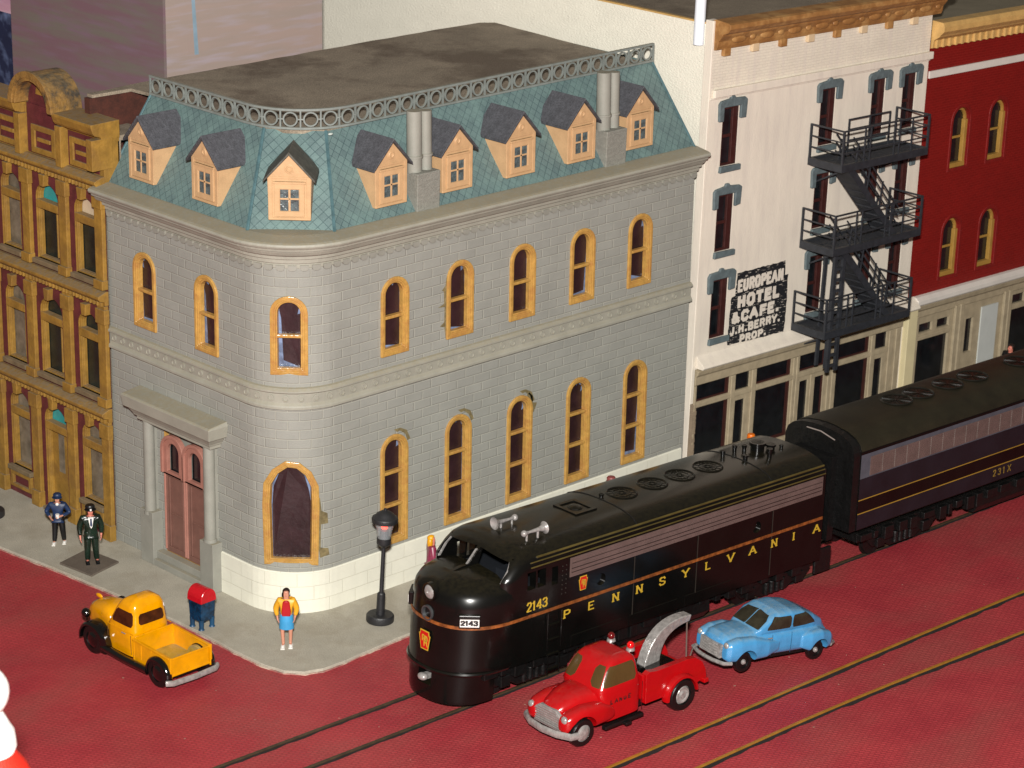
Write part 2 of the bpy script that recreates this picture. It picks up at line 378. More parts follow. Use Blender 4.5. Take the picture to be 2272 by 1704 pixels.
# stroke lettering -------------------------------------------------
GL = {
 'A': (.8, [[(.02, 0), (.38, 1)], [(.38, 1), (.76, 0)], [(.16, .36), (.62, .36)]]),
 'B': (.7, [[(.12, 0), (.12, 1), (.5, 1), (.62, .88), (.62, .64), (.5, .52), (.12, .52)], [(.5, .52), (.66, .4), (.66, .12), (.52, 0), (.12, 0)]]),
 'C': (.7, [[(.66, .78), (.52, 1), (.24, 1), (.08, .8), (.08, .2), (.24, 0), (.52, 0), (.66, .22)]]),
 'E': (.66, [[(.6, 1), (.12, 1), (.12, 0), (.62, 0)], [(.12, .52), (.5, .52)]]),
 'F': (.62, [[(.6, 1), (.12, 1), (.12, 0)], [(.12, .52), (.5, .52)]]),
 'G': (.74, [[(.66, .78), (.52, 1), (.24, 1), (.08, .8), (.08, .2), (.24, 0), (.52, 0), (.66, .2), (.66, .48), (.42, .48)]]),
 'H': (.76, [[(.12, 0), (.12, 1)], [(.64, 0), (.64, 1)], [(.12, .5), (.64, .5)]]),
 'I': (.3, [[(.15, 0), (.15, 1)]]), 'J': (.55, [[(.44, 1), (.44, .18), (.32, 0), (.14, 0), (.04, .2)]]),
 'L': (.6, [[(.12, 1), (.12, 0), (.58, 0)]]),
 'N': (.78, [[(.12, 0), (.12, 1)], [(.12, 1), (.64, 0)], [(.64, 0), (.64, 1)]]),
 'O': (.76, [[(.24, 0), (.52, 0), (.68, .22), (.68, .78), (.52, 1), (.24, 1), (.08, .78), (.08, .22), (.24, 0)]]),
 'P': (.68, [[(.12, 0), (.12, 1), (.5, 1), (.64, .86), (.64, .6), (.5, .46), (.12, .46)]]),
 'R': (.72, [[(.12, 0), (.12, 1), (.5, 1), (.64, .86), (.64, .62), (.5, .5), (.12, .5)], [(.42, .5), (.66, 0)]]),
 'S': (.66, [[(.6, .82), (.5, 1), (.2, 1), (.08, .86), (.1, .64), (.24, .54), (.46, .46), (.6, .34), (.6, .14), (.46, 0), (.18, 0), (.06, .18)]]),
 'T': (.66, [[(.04, 1), (.62, 1)], [(.33, 1), (.33, 0)]]), 'U': (.74, [[(.1, 1), (.1, .2), (.24, 0), (.5, 0), (.64, .2), (.64, 1)]]),
 'V': (.76, [[(.02, 1), (.38, 0)], [(.38, 0), (.74, 1)]]), 'Y': (.72, [[(.02, 1), (.36, .46)], [(.36, .46), (.7, 1)], [(.36, .46), (.36, 0)]]),
 'X': (.7, [[(.04, 1), (.66, 0)], [(.04, 0), (.66, 1)]]), '.': (.28, [[(.1, .06), (.2, .06)]]), '&': (.8, [[(.74, 0), (.22, .72), (.26, .96), (.44, .96), (.46, .74), (.12, .36), (.14, .08), (.34, 0), (.58, .12), (.7, .42)]]),
 '-': (.6, [[(.08, .5), (.52, .5)]]), "'": (.2, [[(.1, 1), (.1, .8)]]),
 '1': (.46, [[(.1, .8), (.24, 1), (.24, 0)]]), '2': (.62, [[(.08, .78), (.2, 1), (.44, 1), (.56, .82), (.52, .6), (.08, 0), (.58, 0)]]),
 '3': (.62, [[(.08, .86), (.22, 1), (.44, 1), (.56, .84), (.5, .6), (.3, .54)], [(.3, .54), (.52, .46), (.58, .2), (.44, 0), (.2, 0), (.06, .16)]]),
 '4': (.64, [[(.46, 0), (.46, 1), (.04, .3), (.62, .3)]])}
def lettering(name, text, org, ux, uy, h, t, m, parent, track=.12, serif=0, wide=1.0, depth=.012, pitch=None, offs=None):
    ux, uy = Vector(ux).normalized(), Vector(uy).normalized(); nz = ux.cross(uy); org = Vector(org); mb = MB(); x = 0
    tw = t/h
    def quad(a, b, hw):
        a, b = Vector(a), Vector(b); d = (b-a); L = d.length
        if L < 1e-6: return
        d /= L; a -= d*hw*.6; b += d*hw*.6; nrm = Vector((-d.y, d.x))*hw
        mb.prism([tuple(a-nrm), tuple(b-nrm), tuple(b+nrm), tuple(a+nrm)], lambda u, v, w_: org+ux*(u*h)+uy*(v*h)+nz*w_, 0, depth+random.random()*.002)
    for i, ch in enumerate(text):
        if pitch: x = i*pitch/h
        if ch == ' ': x += .5*wide; continue
        wd, lines = GL[ch]
        for ln in lines:
            q = [(x+u*wide, v*(1-tw)+tw/2) for u, v in ln]
            for a, b in zip(q, q[1:]):
                hv = abs(b[1]-a[1]) > abs(b[0]-a[0])*.6
                quad(a, b, tw/2*(1.25 if hv and serif else (.8 if serif else 1)))
            if serif:
                for e, o2 in ((q[0], q[1]), (q[-1], q[-2])):
                    if abs(e[1]-o2[1]) > abs(e[0]-o2[0])*.8 and (e[1] < tw or e[1] > 1-tw): quad((e[0]-serif, e[1]), (e[0]+serif, e[1]), tw*.32)
        x += wd*wide+track
    return mb.obj(name, m, parent)
def txtw(text, wide, track): return sum((.5*wide if c == ' ' else GL[c][0]*wide+track) for c in text)-track

# ------------------------------------------------------------------ street, pavement
def street_mat():
    m = bpy.data.materials.new('red_weave'); nt = NT(m); b = nt.b
    tc = nt.n('ShaderNodeTexCoord'); o = tc.outputs['Object']
    n1 = nt.n('ShaderNodeTexNoise', i_Scale=.35, i_Detail=7.0, i_Roughness=.6); nt.l(o, n1.inputs['Vector'])
    mp = nt.n('ShaderNodeMapping'); mp.inputs['Scale'].default_value = (.5, .9, 1); nt.l(o, mp.inputs[0])
    n2 = nt.n('ShaderNodeTexNoise', i_Scale=.55, i_Detail=7.0); nt.l(mp.outputs[0], n2.inputs['Vector'])
    c = ramp(nt, n1.outputs[0], .3, .7, lin('#9f303a'), lin('#b64346'))
    c = mix(nt, ramp(nt, n2.outputs[0], .45, .75), c, lin('#a04c48'))
    br = nt.n('ShaderNodeTexBrick', offset=.5); br.inputs['Scale'].default_value = 1
    br.inputs['Brick Width'].default_value = .17; br.inputs['Row Height'].default_value = .1; br.inputs['Mortar Size'].default_value = .034; br.inputs['Mortar Smooth'].default_value = .8
    rot = nt.n('ShaderNodeMapping'); rot.inputs['Rotation'].default_value = (0, 0, .45); nt.l(o, rot.inputs[0]); nt.l(rot.outputs[0], br.inputs['Vector'])
    br.inputs['Color1'].default_value = (1, 1, 1, 1); br.inputs['Color2'].default_value = (.8, .74, .76, 1); br.inputs['Mortar'].default_value = (.5, .42, .46, 1)
    c = mix(nt, .6, c, br.outputs[0], 'MULTIPLY')
    n3 = nt.n('ShaderNodeTexNoise', i_Scale=14.0, i_Detail=3.0); nt.l(o, n3.inputs['Vector'])
    c = mix(nt, .35, c, ramp(nt, n3.outputs[0], .3, .7, (.55, .5, .52, 1), (1, 1, 1, 1)), 'MULTIPLY')
    nt.l(c, b.inputs['Base Color']); b.inputs['Roughness'].default_value = .5; b.inputs['Specular IOR Level'].default_value = .35
    bp = nt.n('ShaderNodeBump', i_Strength=.5, i_Distance=.02); nt.l(br.outputs['Color'], bp.inputs['Height']); nt.l(bp.outputs[0], b.inputs['Normal'])
    return m
GZ = -.1
mb = MB(); mb.f([mb.v(p) for p in ((-120, -120, GZ), (160, -120, GZ), (160, 120, GZ), (-120, 120, GZ))])
tag(mb.obj('street', street_mat()), kind='structure')
edge = [(60, 40), (-4.5, 40), (-3.5, 15), (-2.93, 9.8), (-2.66, 7.6), (-2.45, 5.5), (-2.27, 3.4), (-2.2, 1.25), (-2.22, -.6), (-2.2, -1.5), (-2.02, -2.25), (-1.66, -2.66), (-1.15, -2.84), (-.4, -2.86), (.2, -2.8), (1.92, -2.7), (6, -2.72), (60, -2.8)]
def jag(pts, step, amp, seed):
    r = random.Random(seed); out = []
    for a, b in zip(pts, pts[1:]):
        a, b = Vector(a), Vector(b); n = max(1, min(60, int((b-a).length/step)))
        for i in range(n):
            q = a.lerp(b, i/n); out.append((q.x+r.uniform(-amp, amp), q.y+r.uniform(-amp, amp)))
    return out+[pts[-1]]
pav = MB(); ed = jag(edge[2:], .25, .012, 3); full = [edge[0], edge[1]]+ed
pav.prism(full, lambda u, v, w_: (u, v, w_), GZ, 0)
tag(pav.obj('pavement', PAVE, bevel=.012, seg=1), kind='structure')
# torn paper lip round the pavement edge, still part of the ground
lip = MB(); e2 = jag(edge[2:], .18, .022, 9); lip.prism([(60, -2.2), (60, 15), (-3.3, 15)]+[(x-.03*(1 if y > -2 else .4), y-.035*(1 if y < -1 else 0)) for x, y in e2], lambda u, v, w_: (u, v, w_), GZ+.001, GZ+.03)
tag(lip.obj('pavement_edge_strip', mat('torn_pink_card', '#9c6a62', .8, var=.3, vscale=4, col2='#b5a695', blot=1.5)), kind='structure')

# ------------------------------------------------------------------ railway tracks set in the street
def track(label, lines, railm, rw, gw, grp='railway tracks set into the red street'):
    t = thing('railway_track', label, 'railway track', (lines[0][0][0], lines[0][0][1], GZ), group=grp)
    ox, oy = lines[0][0]
    def strip(poly, side0, side1, z0, z1, wob=0, seed=1):
        mb = MB(); r = random.Random(seed); P_ = []
        for a, b in zip(poly, poly[1:]):
            n = max(2, int(abs(b[0]-a[0])/.35))
            P_ += [(a[0]+(b[0]-a[0])*i/n, a[1]+(b[1]-a[1])*i/n) for i in range(n)]
        P_.append(poly[-1]); rings = []
        for x, y in P_:
            a, b = side0, side1-(r.uniform(0, wob) if wob else 0)
            rings.append([(x-ox, y-oy+a, z0), (x-ox, y-oy+b, z0), (x-ox, y-oy+b, z1), (x-ox, y-oy+a, z1)])
        mb.loft(rings); return mb
    for k, pl in enumerate(lines):
        strip(pl, -rw/2, rw/2, -.02, .035).obj('rail', railm, t, bevel=.008, seg=1)
        strip(pl, -rw/2-.003, -rw/2-gw, -.02, .004, gw*-.5, 5+k).obj('groove', mat('groove_dark', '#1d1715', .8, var=.4, vscale=3, grain=.4), t)
    return t
def spl(pts, n=40):
    out = []
    P_ = [pts[0]]+pts+[pts[-1]]
    for i in range(1, len(P_)-2):
        p0, p1, p2, p3 = [Vector(q) for q in P_[i-1:i+3]]
        for k in range(n):
            u = k/n; q = .5*((2*p1)+(-p0+p2)*u+(2*p0-5*p1+4*p2-p3)*u*u+(-p0+3*p1-3*p2+p3)*u**3); out.append((q.x, q.y))
    return out+[pts[-1]]
def trk(x): return -5.46-.027*x
track('track under the black train, dull dark rails', [[(-14, trk(-14)), (70, trk(70))], [(-14, trk(-14)-1.46), (70, trk(70)-1.46)]], mat('dull_rail', '#3c2f20', .5, var=.3, vscale=3), .09, .11)
r1 = spl([(-9, -11.55), (.6, -11.76), (9.67, -11.96), (17.4, -12.19), (26, -12.6), (60, -15)], 8)
r2 = spl([(-9, -13.12), (2.27, -13.26), (7.94, -13.38), (15.1, -13.85), (24, -14.5), (58, -17.3)], 8)
track('empty nearer track of bright brass rails in front of the vehicles', [r1, r2], mat('brass_rail', '#a8742a', .35, metal=.3, var=.15, vscale=3), .085, .17)

# ------------------------------------------------------------------ grey corner bank
R = 1.7; A1 = 8-R; A2 = A1+R*PI/2; SEND = A2+16-R
def gp(s, p=0):
    if s <= A1: return (-p, 8-s)
    if s < A2:
        th = PI+(s-A1)/R; return (R+(R+p)*math.cos(th), R+(R+p)*math.sin(th))
    return (R+(s-A2), -p)
def S_(x): return x-R+A2
COLS = [A1+(A2-A1)*i/14 for i in range(15)]
SS = [0]+COLS+[SEND]
bank = thing('corner_bank', 'grey stone-block corner building with teal mansard roof and rounded corner', 'building')
WF = [3.85+2.455*i for i in range(5)]
SC = A1+(A2-A1)/2
upper = [8-6.26, 8-3.43, SC]+[S_(x) for x in WF]
lower = [S_(x) for x in WF]
HW = .41
holes = [arch(s, 7.13, 9.18, HW) for s in upper]+[arch(s, 1.45, 4.55, HW) for s in lower]
BIG = [(SC-.66, 1.5), (SC+.66, 1.5), (SC+.7, 3.2), (SC+.68, 3.75), (SC+.5, 4.15), (SC+.22, 4.4), (SC-.1, 4.44), (SC-.42, 4.2), (SC-.66, 3.8), (SC-.7, 3.2)]
holes.append(BIG)
DOOR = rect(8-5.55, 8-3.6, .42, 4.15)
holes.append(DOOR)
wall('wall', gp, 0, SEND, 0, 10.1, holes, GREY, bank, COLS, depth=.2, revealmat=OCHRE)
base = MB(); e0 = 8-2.92
ssb = [e0]+COLS+[SEND-.12]
profb = [(.02, 0.003), (.06, .003), (.06, 1.2), (.03, 1.235), (.0, 1.235), (-.02, .6)]
rings = [[(*gp(s_, p_), z_) for p_, z_ in profb] for s_ in ssb]
Rr = [[base.v(q) for q in r_] for r_ in rings]
for k in range(len(Rr)-1):
    for i in range(len(profb)):
        j = (i+1) % len(profb); base.f([Rr[k][i], Rr[k+1][i], Rr[k+1][j], Rr[k][j]], [(ssb[k], profb[i][1]), (ssb[k+1], profb[i][1]), (ssb[k+1], profb[j][1]), (ssb[k], profb[j][1])])
base.f(Rr[0]); base.f(Rr[-1]); base.obj('plinth', CREAM, bank)
# string course
sc = MB(); sweep(sc, [(0, 6.68), (.07, 6.66), (.14, 6.6), (.14, 6.55), (.1, 6.53), (.055, 6.5), (.055, 6.24), (.11, 6.17), (.13, 6.13), (.13, 6.07), (0, 6.05)], gp, [-.05]+SS[1:]).obj('string_course', GREYP, bank)
st = MB(); s = .25
while s < SEND-.1:
    x, y = gp(s, .054); x2, y2 = gp(s, .085); st.lathe([(.095, 0), (.1, .03), (.07, .034), (.065, .012), (.001, .012)], n=14)
    T = Matrix((((gp(s+.01)[0]-gp(s-.01)[0])*50, 0, x2-x, x), ((gp(s+.01)[1]-gp(s-.01)[1])*50, 0, y2-y, y), (0, 1, 0, 6.37), (0, 0, 0, 1)))
    vs = list(st.bm.verts)[-14*5:]
    tx = Vector((T[0][0], T[1][0], 0)).normalized(); nn = Vector((x2-x, y2-y, 0)).normalized()
    for v in vs: c0 = v.co.copy(); v.co = Vector((x, y, 6.37))+tx*c0.x+Vector((0, 0, 1))*c0.y+nn*c0.z
    s += .405
st.obj('rosette_row', GREYP, bank, smooth=True)
# cornice and dentils
co = MB(); sweep(co, [(0, 10.05), (.05, 10.07), (.05, 10.22), (.14, 10.22), (.15, 10.36), (.24, 10.36), (.25, 10.45), (.34, 10.5), (.4, 10.6), (.4, 10.64), (.48, 10.64), (.5, 10.72), (.57, 10.74), (.6, 10.8), (.58, 10.86), (.5, 10.89), (0, 10.97), (-.62, 10.985), (-.62, 10.9)], gp, [-.06]+SS[1:-1]+[SEND+.05])
co.obj('cornice', GREYP, bank, bevel=.008, seg=1)
dn = MB(); s = .05
while s < SEND-.2:
    q = [(s+.02, 10.08), (s+.04, 10.02), (s+.09, 9.995), (s+.18, 9.995), (s+.23, 10.02), (s+.25, 10.08), (s+.25, 10.15), (s+.02, 10.15)]
    dn.prism(q, lambda u, v, w_: (*gp(u, w_), v), .0, .085); s += .315
dn.obj('dentil_row', GREYS, bank)
# windows
def bank_window(s, z0, z1, bars, hw=.41, big=None, seed=0):
    r = random.Random(seed)
    hole = big or arch(s, z0, z1, hw, 12)
    out = inset(hole, -.1) if big else arch(s, z0-.11, z1+.1, hw+.1, 12); mid = inset(hole, .05)
    inn = inset(hole, .09)
    f = MB(); fn = lambda u, v, w_: (*gp(u, w_), v)
    f.ring(out, hole, fn, -.02, .065); f.ring(inset(hole, -.035), mid, fn, -.02, .04); f.ring(hole, inn, fn, -.17, .0)
    for zb in bars:
        rr = rect(s-hw+.02, s+hw-.02, zb-.045, zb+.045)
        f.prism(rr, fn, -.15, .01)
    o = f.obj('window_frame' if not big else 'window_frame', OCHRE, bank, bevel=.018, seg=2)
    g = MB(); g.prism(inset(hole, .02), fn, -.19, -.175); g.obj('backing', ACETATE, o)
    # roughly cut sheet of dark paper with uneven edges leaving slivers of the backing
    pp = []; edg = inset(hole, .06)
    for i, (u, v) in enumerate(edg):
        k = r.choice([0, 0, .02, .05, .13]) if not big else r.uniform(0, .1)
        pp.append((s+(u-s)*(1-k*.9/hw if abs(u-s) > .05 else 1), v - (k*1.2 if v > (z0+z1)/2 else -k*.8)))
    if r.random() < .55 and not big: pp[0] = (s-hw*r.uniform(.3, .9), pp[0][1]+r.uniform(0, .15))
    d = MB(); d.prism(pp, fn, -.174, -.16); d.obj('dark_paper', DARKPAPER, o)
for i, s in enumerate(upper): bank_window(s, 7.13, 9.18, [8.12], seed=i+3)
for i, s in enumerate(lower): bank_window(s, 1.45, 4.55, [2.5, 3.5], seed=i+20)
bank_window(SC, 1.5, 4.44, [], hw=.7, big=BIG, seed=41)
# entrance portal on the left facade
fnL = lambda u, v, w_: (-w_, u, v)
por = thing('entrance_portal', None, None); por.parent = bank
pb = MB()
for y0, y1 in ((5.72, 6.32), (2.92, 3.52)):
    pb.box(-.36, 0, y0, y1, 0, 1.62 if y0 > 5 else 1.5)
pb.box(-.36, 0, 3.52, 5.72, 0, .2); pb.box(-.24, 0, 3.52, 5.72, .2, .42)
pb.obj('portal_base', GREYS, bank, bevel=.015)
for yc in (6.02, 3.22):
    cm = MB(); cm.cyl((-.2, yc, 1.5), (-.2, yc, 4.42), .17, .165, 20); cm.cyl((-.2, yc, 1.5), (-.2, yc, 1.6), .2, .19, 20); cm.box(-.24, 0, yc-.12, yc+.12, 1.5, 4.4); cm.obj('column', GREYS, bank, smooth=True)
cn = MB(); cn.box(-.38, 0, 2.92, 6.32, 4.38, 4.5); cn.loft([[(-.44, 2.86, 4.5), (0, 2.86, 4.5), (0, 6.38, 4.5), (-.44, 6.38, 4.5)], [(-.46, 2.84, 4.56), (0, 2.84, 4.56), (0, 6.4, 4.56), (-.46, 6.4, 4.56)], [(-.58, 2.7, 4.76), (0, 2.7, 4.76), (0, 6.54, 4.76), (-.58, 6.54, 4.76)]])
cn.loft([[(-.64, 2.63, 4.76), (0, 2.63, 4.76), (0, 6.62, 4.76), (-.64, 6.62, 4.76)], [(-.68, 2.58, 5.1), (0, 2.58, 5.1), (0, 6.68, 5.1), (-.68, 6.68, 5.1)], [(-.62, 2.62, 5.14), (0, 2.62, 5.22), (0, 6.64, 5.22), (-.62, 6.64, 5.14)]])
cn.obj('canopy', GREYP, bank, bevel=.012)
bpy.data.objects.remove(por)
dback = MB(); dback.box(.16, .2, 3.55, 5.6, .42, 4.2); dback.obj('door_surround', GREYS, bank)
for k, yc in enumerate((5.08, 4.07)):
    dm = MB(); w2 = .49
    dm.box(.06, .15, yc-w2, yc+w2, .44, 2.95)
    for y0, y1 in ((yc-w2, yc-w2+.09), (yc+w2-.09, yc+w2), ): dm.box(.0, .06, y0, y1, .44, 2.95)
    dm.box(.0, .06, yc-w2+.09, yc+w2-.09, 2.78, 2.95); dm.box(.0, .06, yc-w2+.09, yc+w2-.09, .44, .6); dm.box(.02, .06, yc-w2+.16, yc-w2+.2, .6, 2.75); dm.box(.02, .06, yc+w2-.2, yc+w2-.16, .6, 2.75)
    dm.box(.03, .06, yc-w2+.2, yc+w2-.2, 1.62, 1.66)
    do = dm.obj('door', DOORP, bank, bevel=.01)
    jm = MB()
    for q in (-1, 1): jm.cyl((-.01, yc+q*(w2-.03), .5), (-.01, yc+q*(w2-.03), 2.9), .035, n=8)
    jm.obj('door_moulding', DOORA, do)
    ar = MB(); ar.ring(arch(yc, 2.9, 4.1, w2+.02, 14), arch(yc, 2.98, 3.86, .27, 14), fnL, -.05, .07); ar.ring(arch(yc, 2.9, 4.12, w2+.04, 14), arch(yc, 2.9, 4.02, w2-.06, 14), fnL, -.05, .12)
    ar.obj('arched_window_frame', DOORA, do, bevel=.012)
    gm = MB(); gm.prism(arch(yc, 2.95, 3.9, .3, 14), fnL, -.14, -.09); gm.obj('pane', PANE, do)
# mansard roof
zt, zb = 13.25, 10.93
B_ = [(0.02, 8.0), (.02, 1.62), (1.72, .02), (15.98, .02)]
T_ = [(1.62, 7.95), (1.62, 2.85), (2.72, 1.55), (15.92, 1.85)]
mm = MB(); acc = 0
BV = [mm.v((*q, zb)) for q in B_]; TV = [mm.v((*q, zt)) for q in T_]
for k in range(3):
    Lb = (Vector(B_[k+1])-Vector(B_[k])).length; m0 = acc
    off = (Vector(T_[k])-Vector(B_[k])).dot((Vector(B_[k+1])-Vector(B_[k])).normalized()); off1 = (Vector(T_[k+1])-Vector(B_[k])).dot((Vector(B_[k+1])-Vector(B_[k])).normalized())
    mm.f([BV[k], BV[k+1], TV[k+1], TV[k]], [(acc, 0), (acc+Lb, 0), (acc+off1, 2.85), (acc+off, 2.85)]); acc += Lb+.37
# gable ends
for k, yy in ((3, None), (0, None)):
    if k == 3: g = [mm.v((15.98, .02, zb)), mm.v((15.98, 9.3, zb)), mm.v((15.92, 9.3, zt)), mm.v((15.92, 1.85, zt))]
    else: g = [mm.v((.02, 8, zb)), mm.v((1.62, 7.95, zt)), mm.v((6, 7.95, zt)), mm.v((6, 8, zb))]
    mm.f(g, [(v.co.y, v.co.z) for v in g])
mm.obj('mansard_roof', SLATE, bank)
hp = MB()
for k in (0, 1, 2, 3): 
    a = Vector((*B_[k], zb)); b = Vector((*T_[k], zt)); out = Vector((-.03, -.03, .02)); hp.cyl(a+out, b+out, .05 if k in (1, 2) else .035, n=6)
hp.obj('hip_strip', TEAL, bank)
rf = MB(); tb = jag([(15.75, 9.35), (12.6, 9.42), (8, 9.38), (2.3, 9.36), (.3, 9.2)], .6, .035, 4)
rt = [(1.7, 7.9), (1.7, 2.9), (1.95, 2.3), (2.3, 1.95), (2.75, 1.65), (15.7, 1.9)]
rt2 = jag([(15.7, 1.9), (15.9, 5), (16.15, 9.0), (15.75, 9.35)], .5, .04, 8)
rf.prism(rt[:-1]+rt2[:-1]+tb+[(.3, 8.95), (1.62, 8.9)], lambda u, v, w_: (u, v, w_), 13.17, 13.26)
rf.obj('flat_roof', ROOF, bank)
bw = MB(); bw.box(.2, 15.8, 8.95, 9.2, 0, 13.16); bw.obj('back_wall', mat('rust_board', '#4b2317', .8, var=.3, vscale=3, grain=.4), bank)
# balustrade (cast ring railing) following the roof edge
def top_path():
    pts = [(1.6, 7.95), (1.6, 3.6)]
    for i in range(1, 12):
        a = PI+ (PI/2)*i/12; pts.append((1.6+1.9+1.9*math.cos(a), 1.62+1.95+1.95*math.sin(a)))
    return pts+[(3.6, 1.6), (15.92, 1.82)]
TP = [Vector(q) for q in top_path()]; LN = [0]
for a, b in zip(TP, TP[1:]): LN.append(LN[-1]+(b-a).length)
def tp(s):
    s = max(0, min(LN[-1]-1e-6, s))
    for i in range(len(LN)-1):
        if s <= LN[i+1]: 
            d = (TP[i+1]-TP[i]).normalized(); return TP[i]+d*(s-LN[i]), d
bl = MB(); npan = 36; st_ = LN[-1]/npan
ssx = [LN[-1]*i/160 for i in range(161)]
for z0, z1, t_ in ((13.27, 13.33, .05), (13.78, 13.84, .045)):
    rr = []
    for s in ssx:
        q, d = tp(s); n_ = Vector((d.y, -d.x)); rr.append([(q.x+n_.x*a_, q.y+n_.y*a_, z_) for a_, z_ in ((-t_, z0), (t_, z0), (t_, z1), (-t_, z1))])
    bl.loft(rr)
for i in range(npan+1):
    q, d = tp(i*st_); n_ = Vector((d.y, -d.x))
    for sgn in (0,):
        p0 = [(q.x+d.x*a_+n_.x*b_, q.y+d.y*a_+n_.y*b_) for a_, b_ in ((-.022, -.025), (.022, -.025), (.022, .025), (-.022, .025))]
        bl.loft([[(*u, 13.3) for u in p0], [(*u, 13.8) for u in p0]])
    if i == npan: break
    q, d = tp((i+.5)*st_); n_ = Vector((d.y, -d.x)); rad = .19; cz = 13.55
    rr = []
    for k in range(16):
        a = 2*PI*k/16; ca, sa = math.cos(a), math.sin(a)
        rr.append([(q.x+d.x*r_*ca+n_.x*w_, q.y+d.y*r_*ca+n_.y*w_, cz+r_*sa) for r_, w_ in ((rad-.022, -.025), (rad+.02, -.025), (rad+.02, .025), (rad-.022, .025))])
    rr.append(rr[0]); bl.loft(rr, cap=False)
    for sg in (-1, 1): 
        a = q+d*sg*(rad+.02); b = q+d*sg*st_/2; bl.cyl((a.x, a.y, cz), (b.x, b.y, cz), .022, n=4)
bl.obj('roof_railing', mat('railing_grey', '#767c78', .55, var=.12, vscale=4, dust=.6, dustcol='#8d8570'), bank)
# dormers: local frame, +w outward from the slope, u along the facade
def dormer(cx, cy, ang, parent, dz=0, roofm=None):
    d = bpy.data.objects.new('dormer', None); COL.objects.link(d); d.parent = parent
    d.location = (cx, cy, 0); d.rotation_euler = (0, 0, ang)     # local -y is outward
    z0, ze, za, hw = 11.27+dz, 12.5+dz, 13.1+dz, .56
    body = MB(); pent = [(-hw, z0), (hw, z0), (hw+.03, ze), (0, za), (-hw-.03, ze)]
    body.prism(pent, lambda u, v, w_: (u, w_+(0 if w_ < .5 else 0), v), 0, 1.15)
    bo = body.obj('dormer_body', DORM, d)
    fr = MB(); F = lambda u, v, w_: (u, -w_, v)
    fr.ring(rect(-.4, .4, z0+.1, z0+1.06), rect(-.27, .27, z0+.24, z0+.86), F, -.02, .045)
    fr.ring(rect(-.33, .33, z0+.18, z0+.92), rect(-.25, .25, z0+.25, z0+.84), F, -.02, .025)
    fr.box(-.44, .44, -.06, .0, z0+1.0, z0+1.06); fr.box(-hw-.01, -hw+.1, -.025, 0, z0, ze-.05); fr.box(hw-.1, hw+.01, -.025, 0, z0, ze-.05); fr.box(-hw, hw, -.035, 0, z0, z0+.07)
    fr.box(-.03, .03, -.03, -.01, z0+.24, z0+.86); fr.box(-.25, .25, -.03, -.01, z0+.56, z0+.61)
    fr.box(-hw, hw, -.02, 0, ze-.1, ze-.04)
    fr.lathe([(.001, -.02), (.05, -.02), (.055, -.035), (.085, -.035), (.09, -.015), (.13, -.012), (.135, 0)], (0, 0, za-.42), 20, 'Y')
    fr.obj('window_frame', DORM, d, bevel=.008, seg=1)
    pn = MB(); pn.box(-.26, .26, -.004, -.001, z0+.24, z0+.86); pn.obj('pane', GLASSD, d)
    rf_ = MB(); k = (za-ze+.04)/(hw+.03); ov = .13
    for sg in (-1, 1):
        a = (0, za+.06); b = (sg*(hw+ov), za+.06-(hw+ov)*k*1.02); c_2 = (sg*(hw+ov+.02), b[1]-.09); e_ = (0, za-.03)
        rf_.prism([a, b, c_2, e_], lambda u, v, w_: (u, w_, v), -.13, 1.25)
    rf_.obj('dormer_roof', roofm or DROOF, d, bevel=.012, seg=1)
    return d
for i, x in enumerate(WF): dormer(x, .17, 0, bank)
for y in (6.5, 3.62): dormer(.17, y, -PI/2, bank)
dormer(.86, .86, -PI/4, bank, dz=-.02, roofm=mat('worn_roof', '#55544c', .6, var=.3, vscale=5, dust=.5, dustcol='#7a7366', grain=.5))
r = random.Random(31); GLUE = mat('dried_glue', '#b9c1bb', .2, var=.1, spec=.8)
for x, y, z in ((.35, 1.75, 10.97), (.28, 1.95, 11.0), (.22, 2.3, 10.98), (.5, 1.45, 10.98), (.95, 1.0, 10.98), (1.1, .85, 10.99), (1.75, .38, 10.98), (1.95, .3, 11.0), (2.3, .2, 10.98), (2.75, 1.5, 13.2)):
    m = MB(); m.sphere((x, y-.1 if x > 1 else y, z), r.uniform(.03, .06), 6, (1.6, 1, .6)); m.obj('glue_blob', GLUE, bank, smooth=True)
SMEAR = mat('olive_smear', '#75694a', .5, var=.3, vscale=6)
def smear(s, z, pts):
    m = MB(); m.prism([(s+u, z+v) for u, v in pts], lambda u, v, w_: (*gp(u, w_), v), .0, .006); m.obj('paint_smear', SMEAR, bank)
smear(S_(WF[1])-.52, 7.9, [(0, -.9), (-.05, -.5), (-.22, -.45), (-.06, -.35), (-.05, .1), (-.3, .12), (-.07, .2), (-.08, .55), (-.16, .6), (-.03, .72), (.02, 1.0), (.0, 0)])
smear(S_(WF[2])+.3, 4.6, [(0, 0), (.14, -.3), (.2, -.62), (.3, -.6), (.42, -.34), (.25, -.3), (.24, -.1), (.1, .05)])
smear(SC+.78, 2.9, [(0, -1.0), (.05, -1.3), (.34, -1.25), (.3, -1.05), (.06, -1.0), (.08, -.3), (.3, -.3), (.28, .0), (.1, .1), (.05, .5), (0, .5)])
for k in (0, 1, 2): smear(S_(WF[k])+.12, 4.68, [(0, .0), (.1, .02), (.3, -.12), (.4, -.35), (.5, -.3), (.36, -.02), (.12, .1), (-.12, .1)])
